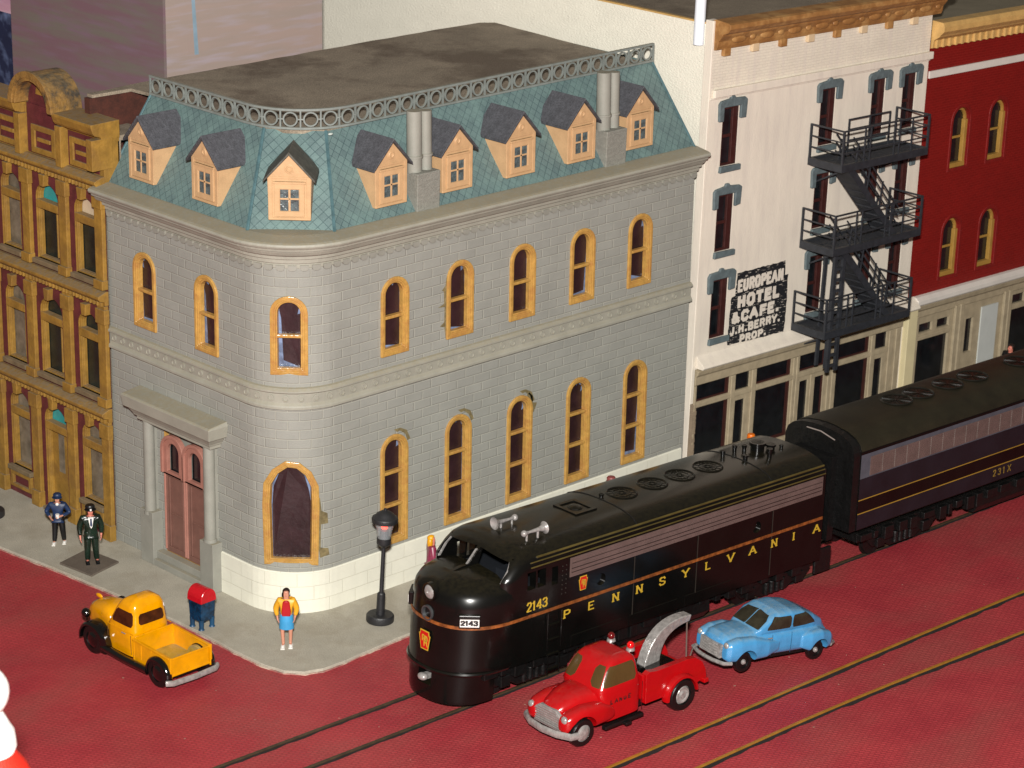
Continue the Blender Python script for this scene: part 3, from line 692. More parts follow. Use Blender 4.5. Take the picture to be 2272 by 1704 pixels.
for xc in (5.07, 12.5):
    cs = MB(); cs.loft([[(xc-.42, -.02, 10.95), (xc+.42, -.02, 10.95), (xc+.42, 1.2, 10.95), (xc-.42, 1.2, 10.95)], [(xc-.42, -.04, 12.03), (xc+.42, -.04, 12.03), (xc+.42, 1.2, 12.03), (xc-.42, 1.2, 12.03)]])
    so = cs.obj('chimney_stack', mat('stack_grey', '#7f7e76', .65, var=.1, vscale=4, bump=.6, bscale=14, stretch=(1, 1, 3)), bank, bevel=.02)
    for k, dx in enumerate((-.22, .2)):
        cp = MB(); r_ = .215 if k == 0 else .175; cp.cyl((xc+dx, .33, 12.0), (xc+dx, .36, 13.72-.05*k), r_, r_*.98, 20); cp.cyl((xc+dx, .33, 12.42), (xc+dx, .33, 12.48), r_+.025, n=20); cp.obj('chimney_pot', GREYS, so, smooth=True, ang=40)

# ------------------------------------------------------------------ mustard brick-and-plaster building on the left
ye = thing('plaster_building', 'mustard and maroon three-storey building with arched windows and round gable', 'building', (-.1, 7.92, 0))
OY = 7.92
def yp(s, p=0): return (-p, s)
def Y(mb): return mb
fy = lambda u, v, w_: (-w_, u, v)       # local: origin at right end, u = +y
bays = [1.04, 2.92, 4.8]; YL = 6.1
yh = []; hws = (.5, .56, .5)
flo = [(.92, 3.42), (4.42, 6.86), (7.98, 10.34)]
for fi, (z0, z1) in enumerate(flo):
    for bi, yc in enumerate(bays):
        yh.append(arch(yc, .12 if (fi == 0 and bi == 1) else z0, z1, hws[bi], 10, rise=hws[bi]*.85))
wall('facade', yp, 0, YL, 0, 11.0, yh, MAR, ye, depth=.27, revealmat=YEL)
tr = MB()
for yc in (.2, 1.96, 3.84, 5.72):
    for z0, z1 in ((.0, 3.75), (4.2, 7.3), (7.8, 10.75)):
        tr.box(-.14, 0, yc-.19, yc+.19, z0, z1); tr.box(-.19, 0, yc-.23, yc+.23, z1-.55, z1-.1); tr.box(-.22, 0, yc-.22, yc+.22, z0, z0+.28 if z0 > 1 else .5)
tr.obj('pilaster_set', YEL, ye, bevel=.02)
for z in (3.86, 7.44, 10.84):
    sh = MB(); sweep(sh, [(0, z-.12), (.12, z-.12), (.14, z), (.3, z+.05), (.36, z+.12), (.36, z+.2), (.1, z+.3), (0, z+.3)], lambda s, p: (-p, s), [-.02, YL])
    s = .1
    while s < YL-.1: sh.box(-.2, 0, s, s+.08, z-.16, z-.02); s += .17
    sh.obj('floor_ledge', YEL, ye, bevel=.012, seg=1)
teal = mat('teal_sheet', '#2f8c8c', .3, var=.15); creamp = mat('cream_sheet', '#b9a68c', .5, var=.1); greyg = mat('grey_sheet', '#6e6557', .35, var=.35, vscale=2); darkg = mat('dark_sheet', '#1d2320', .25, var=.3, vscale=2)
upc = [[greyg, teal, greyg], [darkg, darkg, greyg], [creamp, teal, greyg]]; loc = [[greyg, greyg, greyg], [darkg, darkg, greyg], [darkg, darkg, greyg]]
for fi, (z0, z1) in enumerate(flo):
    for bi, yc in enumerate(bays):
        hw = hws[bi]; zz = .12 if (fi == 0 and bi == 1) else z0; zm = z1-.62
        f = MB(); out = arch(yc, zz, z1, hw-.002, 10, rise=hw*.85); f.ring(out, inset(out, .06), fy, -.12, -.05); f.ring(inset(out, .045), inset(out, .07), fy, -.24, -.11)
        f.prism([(yc-hw, zm-.2), (yc+hw, zm-.2), (yc+hw, zm+.06), (yc-hw, zm+.04)], fy, -.24, .0)
        if fi > 0 and bi > 0: f.prism(rect(yc-.24, yc-.18, zz+.1, zm-.2), fy, -.24, -.18)
        wo = f.obj('window_frame', YEL, ye, bevel=.015, seg=1)
        g = MB(); g.prism([p for p in inset(arch(yc, zm, z1, hw, 10, rise=hw*.85), .02)], fy, -.27, -.25); g.obj('arch_pane', upc[fi][bi], wo)
        if fi == 0 and bi == 1:
            g = MB(); g.box(.2, .26, yc-hw+.05, yc+hw-.05, .12, zm-.1); do = g.obj('door', YEL, ye, bevel=.02)
            g = MB(); g.box(.185, .2, yc-.12, yc+.16, 1.25, 2.5); g.obj('pane', greyg, do)
        else:
            g = MB(); g.prism(rect(yc-hw+.03, yc+hw-.03, zz, zm), fy, -.27, -.25); g.obj('lower_pane', loc[fi][bi], wo)
        si = MB(); si.prism([(yc-hw-.1, zz-.14), (yc+hw+.1, zz-.14), (yc+hw+.1, zz), (yc-hw-.1, zz)], fy, -.26, .16) if zz > .5 else si.box(-.2, .3, yc-hw, yc+hw, 0, .12)
        si.obj('window_sill', mat('dusty_sill', '#6e5e45', .7, var=.2, vscale=3, dust=.8, dustcol='#7d6d58'), wo, bevel=.015)
        ks = MB(); ks.prism([(yc-.09, z1-.06), (yc+.09, z1-.06), (yc+.14, z1+.3), (yc-.14, z1+.3)], fy, -.05, .18); ks.obj('keystone', YEL, wo, bevel=.02)
        if fi == 0 and bi != 1:
            pa = MB(); pa.ring(rect(yc-.55, yc+.55, .22, .74), rect(yc-.42, yc+.42, .33, .63), fy, -.01, .1); pa.obj('apron_panel', YEL, ye, bevel=.012)
# parapet with framed panels and half-round gable
pr = MB(); pr.box(.0, .55, 0, 1.95, 10.9, 12.5); pr.box(.0, .55, 3.85, YL, 10.9, 12.5); pr.box(.02, .55, 1.95, 3.85, 10.9, 12.62)
pr.obj('parapet', [YEL], ye, bevel=.01)
pf = MB(); 
for y0, y1 in ((.22, 1.75), (4.02, 5.5)): pf.box(-.012, .0, y0, y1, 11.16, 12.2)
pf.box(-.012, .02, 2.05, 3.75, 11.16, 12.62); pf.obj('parapet_field', MAR, ye)
pp_ = MB()
for yc in (.98, 2.9, 4.76):
    for a, b in (((.6, .42), (.42, .25)),): pp_.ring(rect(yc-a[0], yc+a[0], 11.62-a[1], 11.62+a[1]), rect(yc-b[0], yc+b[0], 11.62-b[1], 11.62+b[1]), fy, .0, .07)
    pp_.prism(rect(yc-.32, yc+.32, 11.56, 11.68), fy, .0, .06)
pp_.obj('parapet_panel', YEL, ye, bevel=.015)
pc = MB()
for y0, y1 in ((-.02, 1.92), (3.9, YL)):
    sweep(pc, [(-.56, 12.2), (.05, 12.2), (.1, 12.3), (.3, 12.36), (.36, 12.44), (.42, 12.62), (.42, 12.7), (-.56, 12.72)], lambda s, p: (-p, s), [y0, y1])
pc.box(-.42, .3, -.03, .26, 11.35, 12.25)
for yc in (1.85, 3.92): pc.box(-.28, .1, yc-.14, yc+.14, 11.1, 12.3)
pc.obj('parapet_cornice', YEL, ye, bevel=.015)
ga = MB(); n = 20; yc = 2.9
oa = [(yc+1.05*math.cos(PI*i/n), 12.66+1.02*math.sin(PI*i/n)) for i in range(n+1)]; ia = [(yc+.8*math.cos(PI*i/n), 12.66+.78*math.sin(PI*i/n)) for i in range(n+1)]
A = [[(-w_, u, v) for (u, v), w_ in ((oa[i], .45), (oa[i], -.62), (ia[i], -.62), (ia[i], .45))] for i in range(n+1)]
ga.loft(A); ib = [(yc+.9*math.cos(PI*i/n), 12.66+.88*math.sin(PI*i/n)) for i in range(n+1)]
ga.loft([[(-w_, u, v) for (u, v), w_ in (((yc+1.1*math.cos(PI*i/n), 12.66+1.07*math.sin(PI*i/n)), .5), ((yc+1.1*math.cos(PI*i/n), 12.66+1.07*math.sin(PI*i/n)), .38), (ib[i], .38), (ib[i], .5))] for i in range(n+1)])
ga.obj('round_gable', mat('mustard_sooty', '#896733', .6, var=.2, vscale=3, bump=.5, bscale=10, col2='#3a332a', blot=1.1, dust=.5, dustcol='#6b6250'), ye, bevel=.01)
gb = MB(); gb.prism([(yc-.8, 12.5)]+[(yc-.8*math.cos(PI*i/n), 12.66+.78*math.sin(PI*i/n)) for i in range(n+1)]+[(yc+.8, 12.5)], fy, -.3, -.02); gb.obj('gable_field', MAR, ye)
gc = MB(); gc.prism([(yc-.35*math.cos(PI*i/n), 12.95+.4*math.sin(PI*i/n)) for i in range(n+1)], fy, -.02, .02); gc.obj('gable_emblem', YEL, ye)
yr = MB(); yr.box(.5, 1.6, .02, YL, 12.1, 12.25); yr.box(.06, .5, YL-.02, YL+.02, 0, 12); yr.box(.5, .6, 0, YL, 0, 12.1); yr.obj('roof', ROOF, ye)
# same block continues to the left behind the frame edge
# ------------------------------------------------------------------ white hotel
TH = math.radians(1.5)
ho = thing('hotel', 'white painted brick hotel with tan cornice, narrow maroon windows and painted wall sign', 'building', (16.25, 0, 0), (0, TH, 0))
hp_ = lambda s, p=0: (s, -p)
fh = lambda u, v, w_: (u, -w_, v)
HX = [(.62, 1.37), (5.28, 6.0), (7.85, 8.52), (9.45, 10.12)]; HZ = [(10.15, 12.0), (7.42, 9.24), (4.6, 6.52)]
hh = [rect(a, b, z0, z1) for a, b in HX for z0, z1 in HZ]
shop = [(.12, 1.68), (1.96, 2.66), (2.98, 4.7), (5.12, 6.5), (7.05, 8.72), (9.02, 9.66)]
HWD = 10.72
wall('upper_wall', hp_, 0, HWD, 4.0, 12.3, hh, HOTP, ho, depth=.16, revealmat=HOTP)
wall('parapet_wall', hp_, 0, HWD, 12.3, 14.0, [], HOTW, ho, p=.0)
bd = MB(); bd.box(.08, HWD+.1, -.12, 0, 12.36, 12.6); bd.box(-.03, HWD+.03, -.05, .0, 12.3, 12.37); bd.obj('upper_band', HOTP, ho, bevel=.02)
sd = MB(); sd.box(-.06, .28, .006, .32, -.3, 14.72); sd.box(HWD-.25, HWD+.004, .006, .3, -.3, 13.9); sd.obj('corner_post', HOTP, ho, bevel=.02)
sw = MB(); sw.box(.1, .2, .3, 22, -.3, 14.55); sw.obj('side_wall', HSIDE, ho)
se = MB(); se.box(.08, .24, .33, 22, 14.55, 14.6); se.obj('side_wall_coping', TANL, ho)
hr = MB(); hr.box(.2, 10.7, .3, 22, 13.9, 14.1); hr.obj('roof', ROOF, ho)
for a, b in HX:
    for z0, z1 in HZ:
        f = MB(); f.ring(rect(a+.001, b-.001, z0+.001, z1-.001), rect(a+.07, b-.26, z0+.08, z1-.08), fh, -.15, -.02); zm = (z0+z1)/2
        f.prism(rect(a+.07, b-.26, zm-.05, zm+.05), fh, -.14, -.04); wf = f.obj('window_frame', MAROONF, ho, bevel=.01, seg=1)
        g = MB(); g.prism(rect(a+.05, b-.1, z0+.06, z1-.06), fh, -.125, -.1); g.obj('pane', PANE, wf)
        l_ = MB(); xl, xr = a-.22, b+.26; jt = lambda v: v+random.uniform(-.02, .02)
        l_.prism([(xl, jt(z1-.42)), (a-.02, jt(z1-.42)), (a-.02, z1+.0), (b+.0, z1+.0), (b+.0, jt(z1-.42)), (xr, jt(z1-.4)), (xr+.03, z1+.16), (xr-.08, jt(z1+.24)), ((a+b)/2+.12, z1+.26), ((a+b)/2+.06, z1+.34), ((a+b)/2-.08, z1+.34), ((a+b)/2-.12, z1+.26), (xl+.06, jt(z1+.22)), (xl-.03, z1+.12)], fh, -.01, .09)
        l_.obj('window_hood', LINT, ho, bevel=.025)
        q = MB(); q.prism([(a-.06, z0-.2), (b+.14, z0-.19), (b+.14, z0-.01), (a-.04, z0)], fh, -.01, .1); q.obj('window_sill', LINT, ho, bevel=.02)
# tan cornice, egg-shaped ornaments and brackets
hc = MB(); sweep(hc, [(0, 13.82), (.1, 13.84), (.14, 13.95), (.16, 14.1), (.3, 14.28), (.32, 14.34), (.52, 14.42), (.62, 14.55), (.6, 14.68), (.5, 14.72), (0, 14.76), (-.2, 14.7), (-.2, 13.9)], lambda s, p: (s, -p), [.02, 11.05])
hco = hc.obj('cornice', TAN, ho, bevel=.012, smooth=False)
cb = MB(); x = .55
while x < 10.9:
    cb.sphere((x+.35, -.2, 14.12), .13, 8, (2.5, .45, .9)); cb.sphere((x+1.0, -.2, 14.12), .1, 8, (1.4, .5, .9)); x += 1.31
cb.obj('cornice_ornament', TAN, hco, smooth=True)
for i in range(8):
    x = .36+i*1.31; k = MB(); k.box(x, x+.3, -.13, .0, 13.62, 13.86); k.obj('bracket', [TAN, HOTP][0] if i % 2 == 0 else mat('tan_white', '#cdb592', .6), ho, bevel=.015)
# painted sign
SG0, SG1, SZ0, SZ1 = 1.52, 4.3, 4.2, 6.55
def signmat():
    m = bpy.data.materials.new('painted_brick_black'); nt = NT(m); b = nt.b
    tc = nt.n('ShaderNodeTexCoord'); mp = nt.n('ShaderNodeMapping'); mp.inputs['Scale'].default_value = (2.4, 1, 15); nt.l(tc.outputs['Object'], mp.inputs[0])
    n = nt.n('ShaderNodeTexNoise', i_Scale=1.6, i_Detail=3.0, i_Roughness=.6); nt.l(mp.outputs[0], n.inputs['Vector'])
    nt.l(ramp(nt, n.outputs[0], .6, .64, lin('#17181c'), lin('#cfc5b8')), b.inputs['Base Color']); b.inputs['Roughness'].default_value = .6; return m
sg = MB(); pts = jag([(SG0, SZ0+.02), (SG1-.05, SZ0-.03), (SG1, SZ0+.6), (SG1-.02, SZ1-.45), (SG1-.2, SZ1-.45), (SG1-.2, SZ1+.02), (SG0+.28, SZ1+.0), (SG0+.25, SZ1-.75), (SG0+.06, SZ1-.75), (SG0, SZ0+.02)], .12, .02, 6)[:-1]
sg.prism(pts, fh, .0, .012); sgo = sg.obj('painted_sign', signmat(), ho)
SW = mat('sign_letter', '#d2c8bb', .6, var=.04)
def sline(t, x0, x1, z, h, wt, tr=.1):
    wd = txtw(t, 1, tr)*h; k = (x1-x0)/wd
    lettering('sign_lettering', t, (x0, -.014, z), (1, 0, .02), (0, 0, 1), h, wt, SW, sgo, track=tr*k, wide=k, depth=.012)
sline('EUROPEAN', 1.86, 4.02, 5.9, .42, .098, .24); sline('HOTEL', 1.9, 3.85, 5.36, .44, .13, .26); sline('&CAFE.', 1.66, 3.9, 4.88, .4, .115, .26)
sline('J.H.BERRY.', 1.62, 4.0, 4.52, .29, .075, .22); sline('PROP.', 2.1, 3.35, 4.2, .26, .075, .24)
# shop front
cap = MB(); sweep(cap, [(0, 3.74), (.3, 3.74), (.34, 3.8), (.3, 3.88), (.12, 4.02), (.0, 4.14)], lambda s, p: (s, -p), [.1, 11.05]); cap.obj('shopfront_cap', HOTP, ho, bevel=.01)
SZ = [(.6, 2.42, 2.62, 3.22)]
shh = []
for i, (a, b) in enumerate(shop):
    shh.append(rect(a, b, 2.64, 3.2))
    if i in (1,): shh.append(rect(a+.04, a+.52, .8, 2.3))
    elif i == 3: shh += [rect(5.18, 5.62, .8, 2.3), rect(5.95, 6.42, .8, 2.3)]
    elif i == 5: shh.append(rect(a+.04, a+.48, .8, 2.3))
    else: shh.append(rect(a, b, .55, 2.44))
wall('shopfront', hp_, -.02, HWD-.3, -.6, 3.74, shh, SHOP, ho, depth=.06, revealmat=SHOP, p=.08)
sp = MB()
for x, q in ((-.02, .1), (1.72, .2), (2.72, .2), (4.76, .14), (4.93, .12), (6.58, .14), (6.8, .18), (8.78, .2), (9.74, .2), (10.1, .22)): sp.box(x, x+q, -.13, -.08, -.6, 3.2)
sweep(sp, [(.08, 3.2), (.14, 3.22), (.14, 3.5), (.2, 3.56), (.24, 3.7), (.08, 3.73)], lambda s, p: (s, -p), [-.02, HWD-.3]); sp.box(.09, 9.73, -.122, -.081, 2.46, 2.62); sp.box(.09, 9.73, -.121, -.081, .35, .52)
sp.obj('shopfront_trim', SHOP, ho, bevel=.02)
for i, (a, b) in enumerate(shop):
    for z0, z1 in ((.4, 2.5), (2.6, 3.25)):
        g = MB(); g.prism(rect(a-.03, b+.03, z0, z1), fh, -.0, .02); po = g.obj('shop_pane', PANE, ho)
        if b-a > 1: 
            m2 = MB(); m2.prism(rect(b-.16, b+.0, z0, z1), fh, .02, .04); m2.prism(rect(a, b-.16, z0+(.12 if z0 < 1 else .02), z0+(.26 if z0 < 1 else .1)), fh, .02, .035); m2.obj('pane_edge', MAROONF, po)
dr = MB(); dr.box(5.1, 6.5, -.12, -.085, -.4, .7); dr.box(5.7, 5.88, -.12, -.082, -.4, 2.44); dr.obj('shop_door', SHOP, ho, bevel=.02)
crk = MB(); r = random.Random(3)
for i in range(40): z = -.2+i*.07; crk.box(-.06, .1, -.12-r.uniform(0, .03), -.0, z, z+.055)
crk.obj('corner_stub', mat('brick_stub', '#8b7a66', .7, var=.2), ho)
# fire escape
fe = thing('fire_escape', 'dark iron fire escape of three railed landings with stairs on white hotel wall', 'fire escape', (16.25, 0, 0), (0, TH, 0))
FX = [(4.82, 9.2, 9.62), (4.72, 9.2, 6.9), (4.6, 9.0, 4.16)]; DEP = 1.42
for k, (x0, x1, z) in enumerate(FX):
    pl = MB(); pl.ring([(x0, -DEP), (x1, -DEP), (x1, -.02), (x0, -.02)], [(x0+.1, -DEP+.1), (x1-.1, -DEP+.1), (x1-.1, -.12), (x0+.1, -.12)], lambda u, v, w_: (u, v, w_), z, z+.24)
    y = -DEP+.14
    while y < -.1: pl.box(x0+.08, x1-.08, y, y+.045, z+.13, z+.18); y += .095
    x = x0+.5
    while x < x1: pl.box(x, x+.05, -DEP+.05, -.05, z+.08, z+.13); x += .62
    lo = pl.obj('landing', IRON, fe)
    ra = MB(); zt_ = z+.24
    for h_ in (.36, .72, 1.08):
        t_ = .035 if h_ > 1 else .028
        for a, b in (((x0+.03, -DEP+.03), (x1-.03, -DEP+.03)), ((x0+.03, -DEP+.03), (x0+.03, -.04)), ((x1-.03, -DEP+.03), (x1-.03, -.04))): ra.cyl((*a, zt_+h_), (*b, zt_+h_), t_, n=4)
    for a in ((x0+.03, -DEP+.03), (x1-.03, -DEP+.03), (x0+.03, -.06), (x1-.03, -.06)): ra.cyl((*a, zt_-.05), (*a, zt_+1.1), .045, n=4)
    for x in [x0+1.1, x0+1.38, x0+2.6, x0+2.86, x0+3.5]: ra.cyl((x, -DEP+.03, zt_-.03), (x, -DEP+.03, zt_+1.08), .03, n=4)
    if k == 0:
        for h_ in (.4, .75, 1.08): ra.cyl((x0+1.55, -.35, zt_+h_), (x1-.75, -.35, zt_+h_), .03, n=4)
        for x in (x0+1.55, x0+2.6, x1-.75): ra.cyl((x, -.35, zt_), (x, -.35, zt_+1.1), .035, n=4)
    ra.obj('railing', IRON, lo)
    bk = MB()
    for x in (x0+.5, x1-.6): bk.cyl((x, -DEP+.25, z), (x, -.02, z-.62), .035, n=4)
    bk.obj('bracket', IRON, lo)
for k in range(2):
    zt_, zb_ = FX[k][2]+.2, FX[k+1][2]+.24; xa, xb = 5.35, 7.95
    stt = MB()
    for yy in (-1.32, -.62):
        stt.prism([(xa-.28, zt_), (xa+.04, zt_), (xb+.1, zb_), (xb-.22, zb_)], lambda u, v, w_: (u, w_, v), yy, yy+.045)
    n = 9
    for i in range(n):
        u = (i+.5)/n; x = xa-.1+(xb-xa)*u; z = zt_+(zb_-zt_)*u; stt.box(x-.14, x+.14, -1.3, -.6, z-.03, z+.02)
    stt.prism([(xa-.24, zt_-.05), (xa-.1, zt_-.02), (xb-.06, zb_+.05), (xb-.2, zb_+.02)], lambda u, v, w_: (u, w_, v), -1.3, -.62)
    so = stt.obj('stair_flight', IRON, fe)
    hr_ = MB()
    for off in (.5, .78, 1.05):
        for yy in (-1.3, -.6): hr_.cyl((xa+.1, yy, zt_+off-.2), (xb+.1, yy, zb_+off-.2), .028, n=4)
    for i in range(4):
        u = .1+i*.27; x = xa+(xb-xa)*u; z = zt_+(zb_-zt_)*u
        for yy in (-1.3, -.6): hr_.cyl((x, yy, z), (x+.12, yy, z+.9), .03, n=4)
    hr_.obj('stair_railing', IRON, so)
ldr = MB()
for yy in (-1.05, -.68): ldr.prism([(5.18, 3.0), (5.32, 3.0), (5.42, 6.85), (5.28, 6.85)], lambda u, v, w_: (u, w_, v), yy, yy+.07)
for x in (5.0, 5.42): ldr.box(x, x+.13, -1.3, -1.2, 2.95, 6.85)
z = 3.1
while z < 6.8: ldr.box(5.08, 5.48, -1.28, -1.22, z, z+.09); z += .36
ldr.obj('drop_ladder', IRON, fe)
wp = MB(); wp.cyl((16.62, .62, 13.9), (16.72, .62, 18.2), .17, .165, 24)
tag(wp.obj('white_pole', mat('white_tube', '#dfe3ea', .3, var=.01), smooth=True), 'plain white round tube standing behind the hotel roof corner', 'pole')
# ------------------------------------------------------------------ red building
rb = thing('red_building', 'red brick building with mustard arched windows and tan cornice beside the hotel', 'building', (16.25, 0, 0), (0, TH, 0))
rx0 = 10.75; RW = [(12.86, 0), (14.98, 0)]; RZ = [(8.38, 10.44), (4.56, 6.6), ]
rh = [arch(x, z0, z1, .44, 10) for x, _ in RW for z0, z1 in RZ]
wall('wall', hp_, rx0, 20.5, 3.8, 12.8, rh, REDW, rb, depth=.2, revealmat=REDP, p=-.03)
for x, _ in RW:
    for z0, z1 in RZ:
        f = MB(); fr_ = lambda u, v, w_: (u, -w_+.03, v); o_ = arch(x, z0+.002, z1-.002, .438, 10); f.ring(o_, inset(arch(x, z0, z1, .44, 10), .1), fr_, -.19, -.1); f.prism(rect(x-.36, x+.36, (z0+z1)/2-.04, (z0+z1)/2+.04), fr_, -.18, -.12)
        f.prism(rect(x-.43, x+.43, z0+.002, z0+.16), fr_, -.19, -.02); f.prism(rect(x+.28, x+.438, z0+.1, z1-.45), fr_, -.19, -.04)
        wf = f.obj('window_frame', YWIN, rb, bevel=.01, seg=1); g = MB(); g.prism(inset(o_, .04), fr_, -.21, -.19); g.obj('pane', PANE, wf)
        mo = MB(); mo.ring(arch(x, z0-.1, z1+.14, .58, 10), arch(x, z0-.0, z1+.02, .47, 10), fr_, -.01, .04); mo.obj('window_moulding', REDP, rb, bevel=.015)
b1 = MB(); b1.box(rx0+.05, 20.5, -.04, .03, 11.68, 11.92); b1.obj('white_band', WBAND, rb, bevel=.01)
b2 = MB(); sweep(b2, [(-.03, 12.68), (.06, 12.7), (.08, 12.95), (.14, 13.0), (.3, 13.1), (.34, 13.16), (.48, 13.3), (.48, 13.46), (.4, 13.6), (-.03, 13.62)], lambda s, p: (s, -p), [rx0+.03, 20.5])
x = rx0+.15
while x < 20.4: b2.box(x, x+.1, -.15, 0, 12.7, 12.98); x += .34
b2.obj('cornice', TANL, rb, bevel=.012)
b3 = MB(); b3.box(rx0+.02, 20.5, .3, 22, 13.2, 13.38); b3.obj('roof', mat('grey_roof', '#857c68', .85, var=.12, vscale=1, grain=.3), rb)
b4 = MB(); sweep(b4, [(-.03, 3.8), (.2, 3.8), (.24, 3.86), (.24, 4.0), (.1, 4.1), (-.03, 4.12)], lambda s, p: (s, -p), [rx0+.3, 20.5]); b4.obj('ledge', WBAND, rb, bevel=.01)
rsh = [rect(11.5, 12.25, 2.72, 3.05), rect(12.5, 13.2, 2.72, 3.05), rect(11.45, 13.22, -.3, 2.5), rect(14.18, 14.62, 1.5, 2.75), rect(16.78, 18.4, -.3, 2.6), rect(16.78, 17.6, 2.8, 3.15)]
wall('shopfront', hp_, 11.1, 20.5, -.8, 3.8, rsh, SHOP, rb, depth=.12, revealmat=SHOP, p=.0)
b5 = MB()
for x in (11.14, 13.4, 13.68, 16.25, 16.5, 18.5): b5.box(x, x+.2, -.12, 0, -.8, 3.4)
sweep(b5, [(0, 3.3), (.06, 3.32), (.06, 3.55), (.14, 3.62), (.18, 3.78), (0, 3.79)], lambda s, p: (s, -p), [11.1, 20.5]); b5.box(11.4, 13.2, -.06, 0, 2.48, 2.62)
b5.obj('shopfront_trim', SHOP, rb, bevel=.02)
b6 = MB(); b6.box(11.2, 20, .1, .12, -.8, 3.3); b6.obj('shop_interior', PANE, rb)
b7 = MB(); b7.box(15.0, 15.95, -.06, -.01, -.8, 3.05); b7.obj('white_door', mat('white_door', '#b9bcb8', .45, var=.04), rb)
b8 = MB(); b8.box(10.6, 11.1, -.22, .1, -.6, 3.75); b8.obj('cream_pier', mat('cream_pier', '#c9bc95', .6, var=.04), rb, bevel=.02)
# ------------------------------------------------------------------ painted card boxes behind
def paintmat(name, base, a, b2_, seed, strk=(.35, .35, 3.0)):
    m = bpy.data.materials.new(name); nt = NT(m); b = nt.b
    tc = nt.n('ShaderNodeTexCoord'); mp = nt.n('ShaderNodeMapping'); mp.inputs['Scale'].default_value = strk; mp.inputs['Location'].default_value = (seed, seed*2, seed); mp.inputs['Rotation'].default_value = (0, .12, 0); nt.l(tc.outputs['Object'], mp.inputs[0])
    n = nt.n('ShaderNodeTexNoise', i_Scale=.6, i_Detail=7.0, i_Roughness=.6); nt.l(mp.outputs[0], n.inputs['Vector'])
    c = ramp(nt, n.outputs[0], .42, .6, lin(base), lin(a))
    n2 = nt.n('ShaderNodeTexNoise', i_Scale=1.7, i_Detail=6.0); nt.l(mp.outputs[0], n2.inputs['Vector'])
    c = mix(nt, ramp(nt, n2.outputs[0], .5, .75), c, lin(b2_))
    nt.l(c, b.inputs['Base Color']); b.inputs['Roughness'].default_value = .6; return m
pbx = thing('painted_box', 'tall card box painted in streaky pink and mauve behind the roofs', 'painted box', (6.7, 14, 0))
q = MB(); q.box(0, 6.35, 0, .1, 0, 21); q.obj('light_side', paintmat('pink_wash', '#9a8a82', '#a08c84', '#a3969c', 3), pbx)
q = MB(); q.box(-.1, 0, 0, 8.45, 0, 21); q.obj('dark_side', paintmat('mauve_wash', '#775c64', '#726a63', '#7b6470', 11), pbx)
q = MB(); q.prism([(1.0, 12.5), (1.16, 12.5), (1.0, 15.0), (.98, 21), (.86, 21), (.88, 15)], lambda u, v, w_: (u*1.0+.1, -w_, v), 0, .006); q.obj('blue_streak', mat('blue_streak', '#8499a8', .5, var=.1), pbx)
bd = MB(); bd.box(0, .1, 0, 16, 0, 24); bo = bd.obj('sky_backdrop_board', paintmat('night_blue', '#1a2440', '#141b33', '#5b6a8c', 5, (1.2, 1.2, 1.2)))
bo.location = (6.75, 22.35, 0); tag(bo, 'dark blue painted board at the far left behind the pink box', 'backdrop board')
bd = MB(); bd.box(-.02, 0, 0, 16, 12.55, 24); bd.obj('pink_sky', paintmat('pink_sky', '#b98fa0', '#a8809a', '#c9b0bd', 7), bo)

# ------------------------------------------------------------------ train
def train_matrix(xp, pitch, yaw=-1.55, zoff=0.0):
    th = math.radians(yaw)
    return Matrix.Translation((xp, -6.19-.027*xp, zoff)) @ Matrix.Rotation(th, 4, 'Z') @ Matrix.Rotation(math.radians(pitch), 4, 'Y') @ Matrix.Translation((-xp, 0, 0))
def outline(xf, w_, xr, a, e=2.3, n=14):
    pts = [(xr, -w_)]
    for i in range(n+1):
        t = PI/2*i/n; pts.append((xf+a-a*math.sin(t)**(2/e), -w_*math.cos(t)**(2/e) if i < n else 0.0))
    pts += [(x, -y) for x, y in pts[-2::-1]]
    return pts
def zbody(levels, xr, a=1.5, e=2.3, mb=None, xrs=None):
    mb = mb or MB(); rings = []
    for k, (z, xf, w_) in enumerate(levels): rings.append([(x, y, z) for x, y in outline(xf, w_, xr if not xrs else xrs[k], a, e)])
    mb.loft(rings); return mb
loc = thing('diesel_locomotive', 'black streamlined diesel locomotive with rounded nose and gold lettering', 'locomotive'); loc.matrix_world = train_matrix(4.0, 1.15) @ Matrix.Diagonal((.978, 1, 1, 1))
main = zbody([(.98, .75, 1.5), (1.3, .75, 1.505), (3.35, .75, 1.5), (3.45, .82, 1.49), (3.66, 1.02, 1.47), (3.84, 1.2, 1.4), (3.95, 1.32, 1.27), (4.03, 1.45, 1.08), (4.09, 1.6, .8), (4.13, 1.9, .45), (4.14, 2.2, .1)], 13.42, a=.9, e=4.2)
bo = main.obj('body', BLACKP, loc)
nose = zbody([(.95, -.6, 1.42), (1.02, -.6, 1.47), (1.2, -.56, 1.5), (2.2, -.52, 1.508), (2.75, -.48, 1.505), (3.0, -.42, 1.47), (3.15, -.33, 1.4), (3.27, -.17, 1.27), (3.36, .02, 1.1), (3.43, .25, .85), (3.47, .5, .55), (3.49, .75, .2)], 2.4, a=1.75, e=2.35)
cut(bo, [nose], 'UNION')
cav = MB(); cav.loft([[(.9, -1.3, 2.75), (2.7, -1.3, 2.75), (2.7, 1.3, 2.75), (.9, 1.3, 2.75)], [(1.35, -1.2, 3.86), (2.7, -1.2, 3.86), (2.7, 1.2, 3.86), (1.35, 1.2, 3.86)]])
cw = []
for sgn in (-1, 1):
    c = MB(); c.prism([(sgn*.06, 3.43), (sgn*.8, 3.38), (sgn*1.24, 3.24), (sgn*1.27, 3.6), (sgn*1.15, 3.8), (sgn*.06, 3.88)], lambda u, v, w_: (w_, u, v), .3, 1.8); cw.append(c)
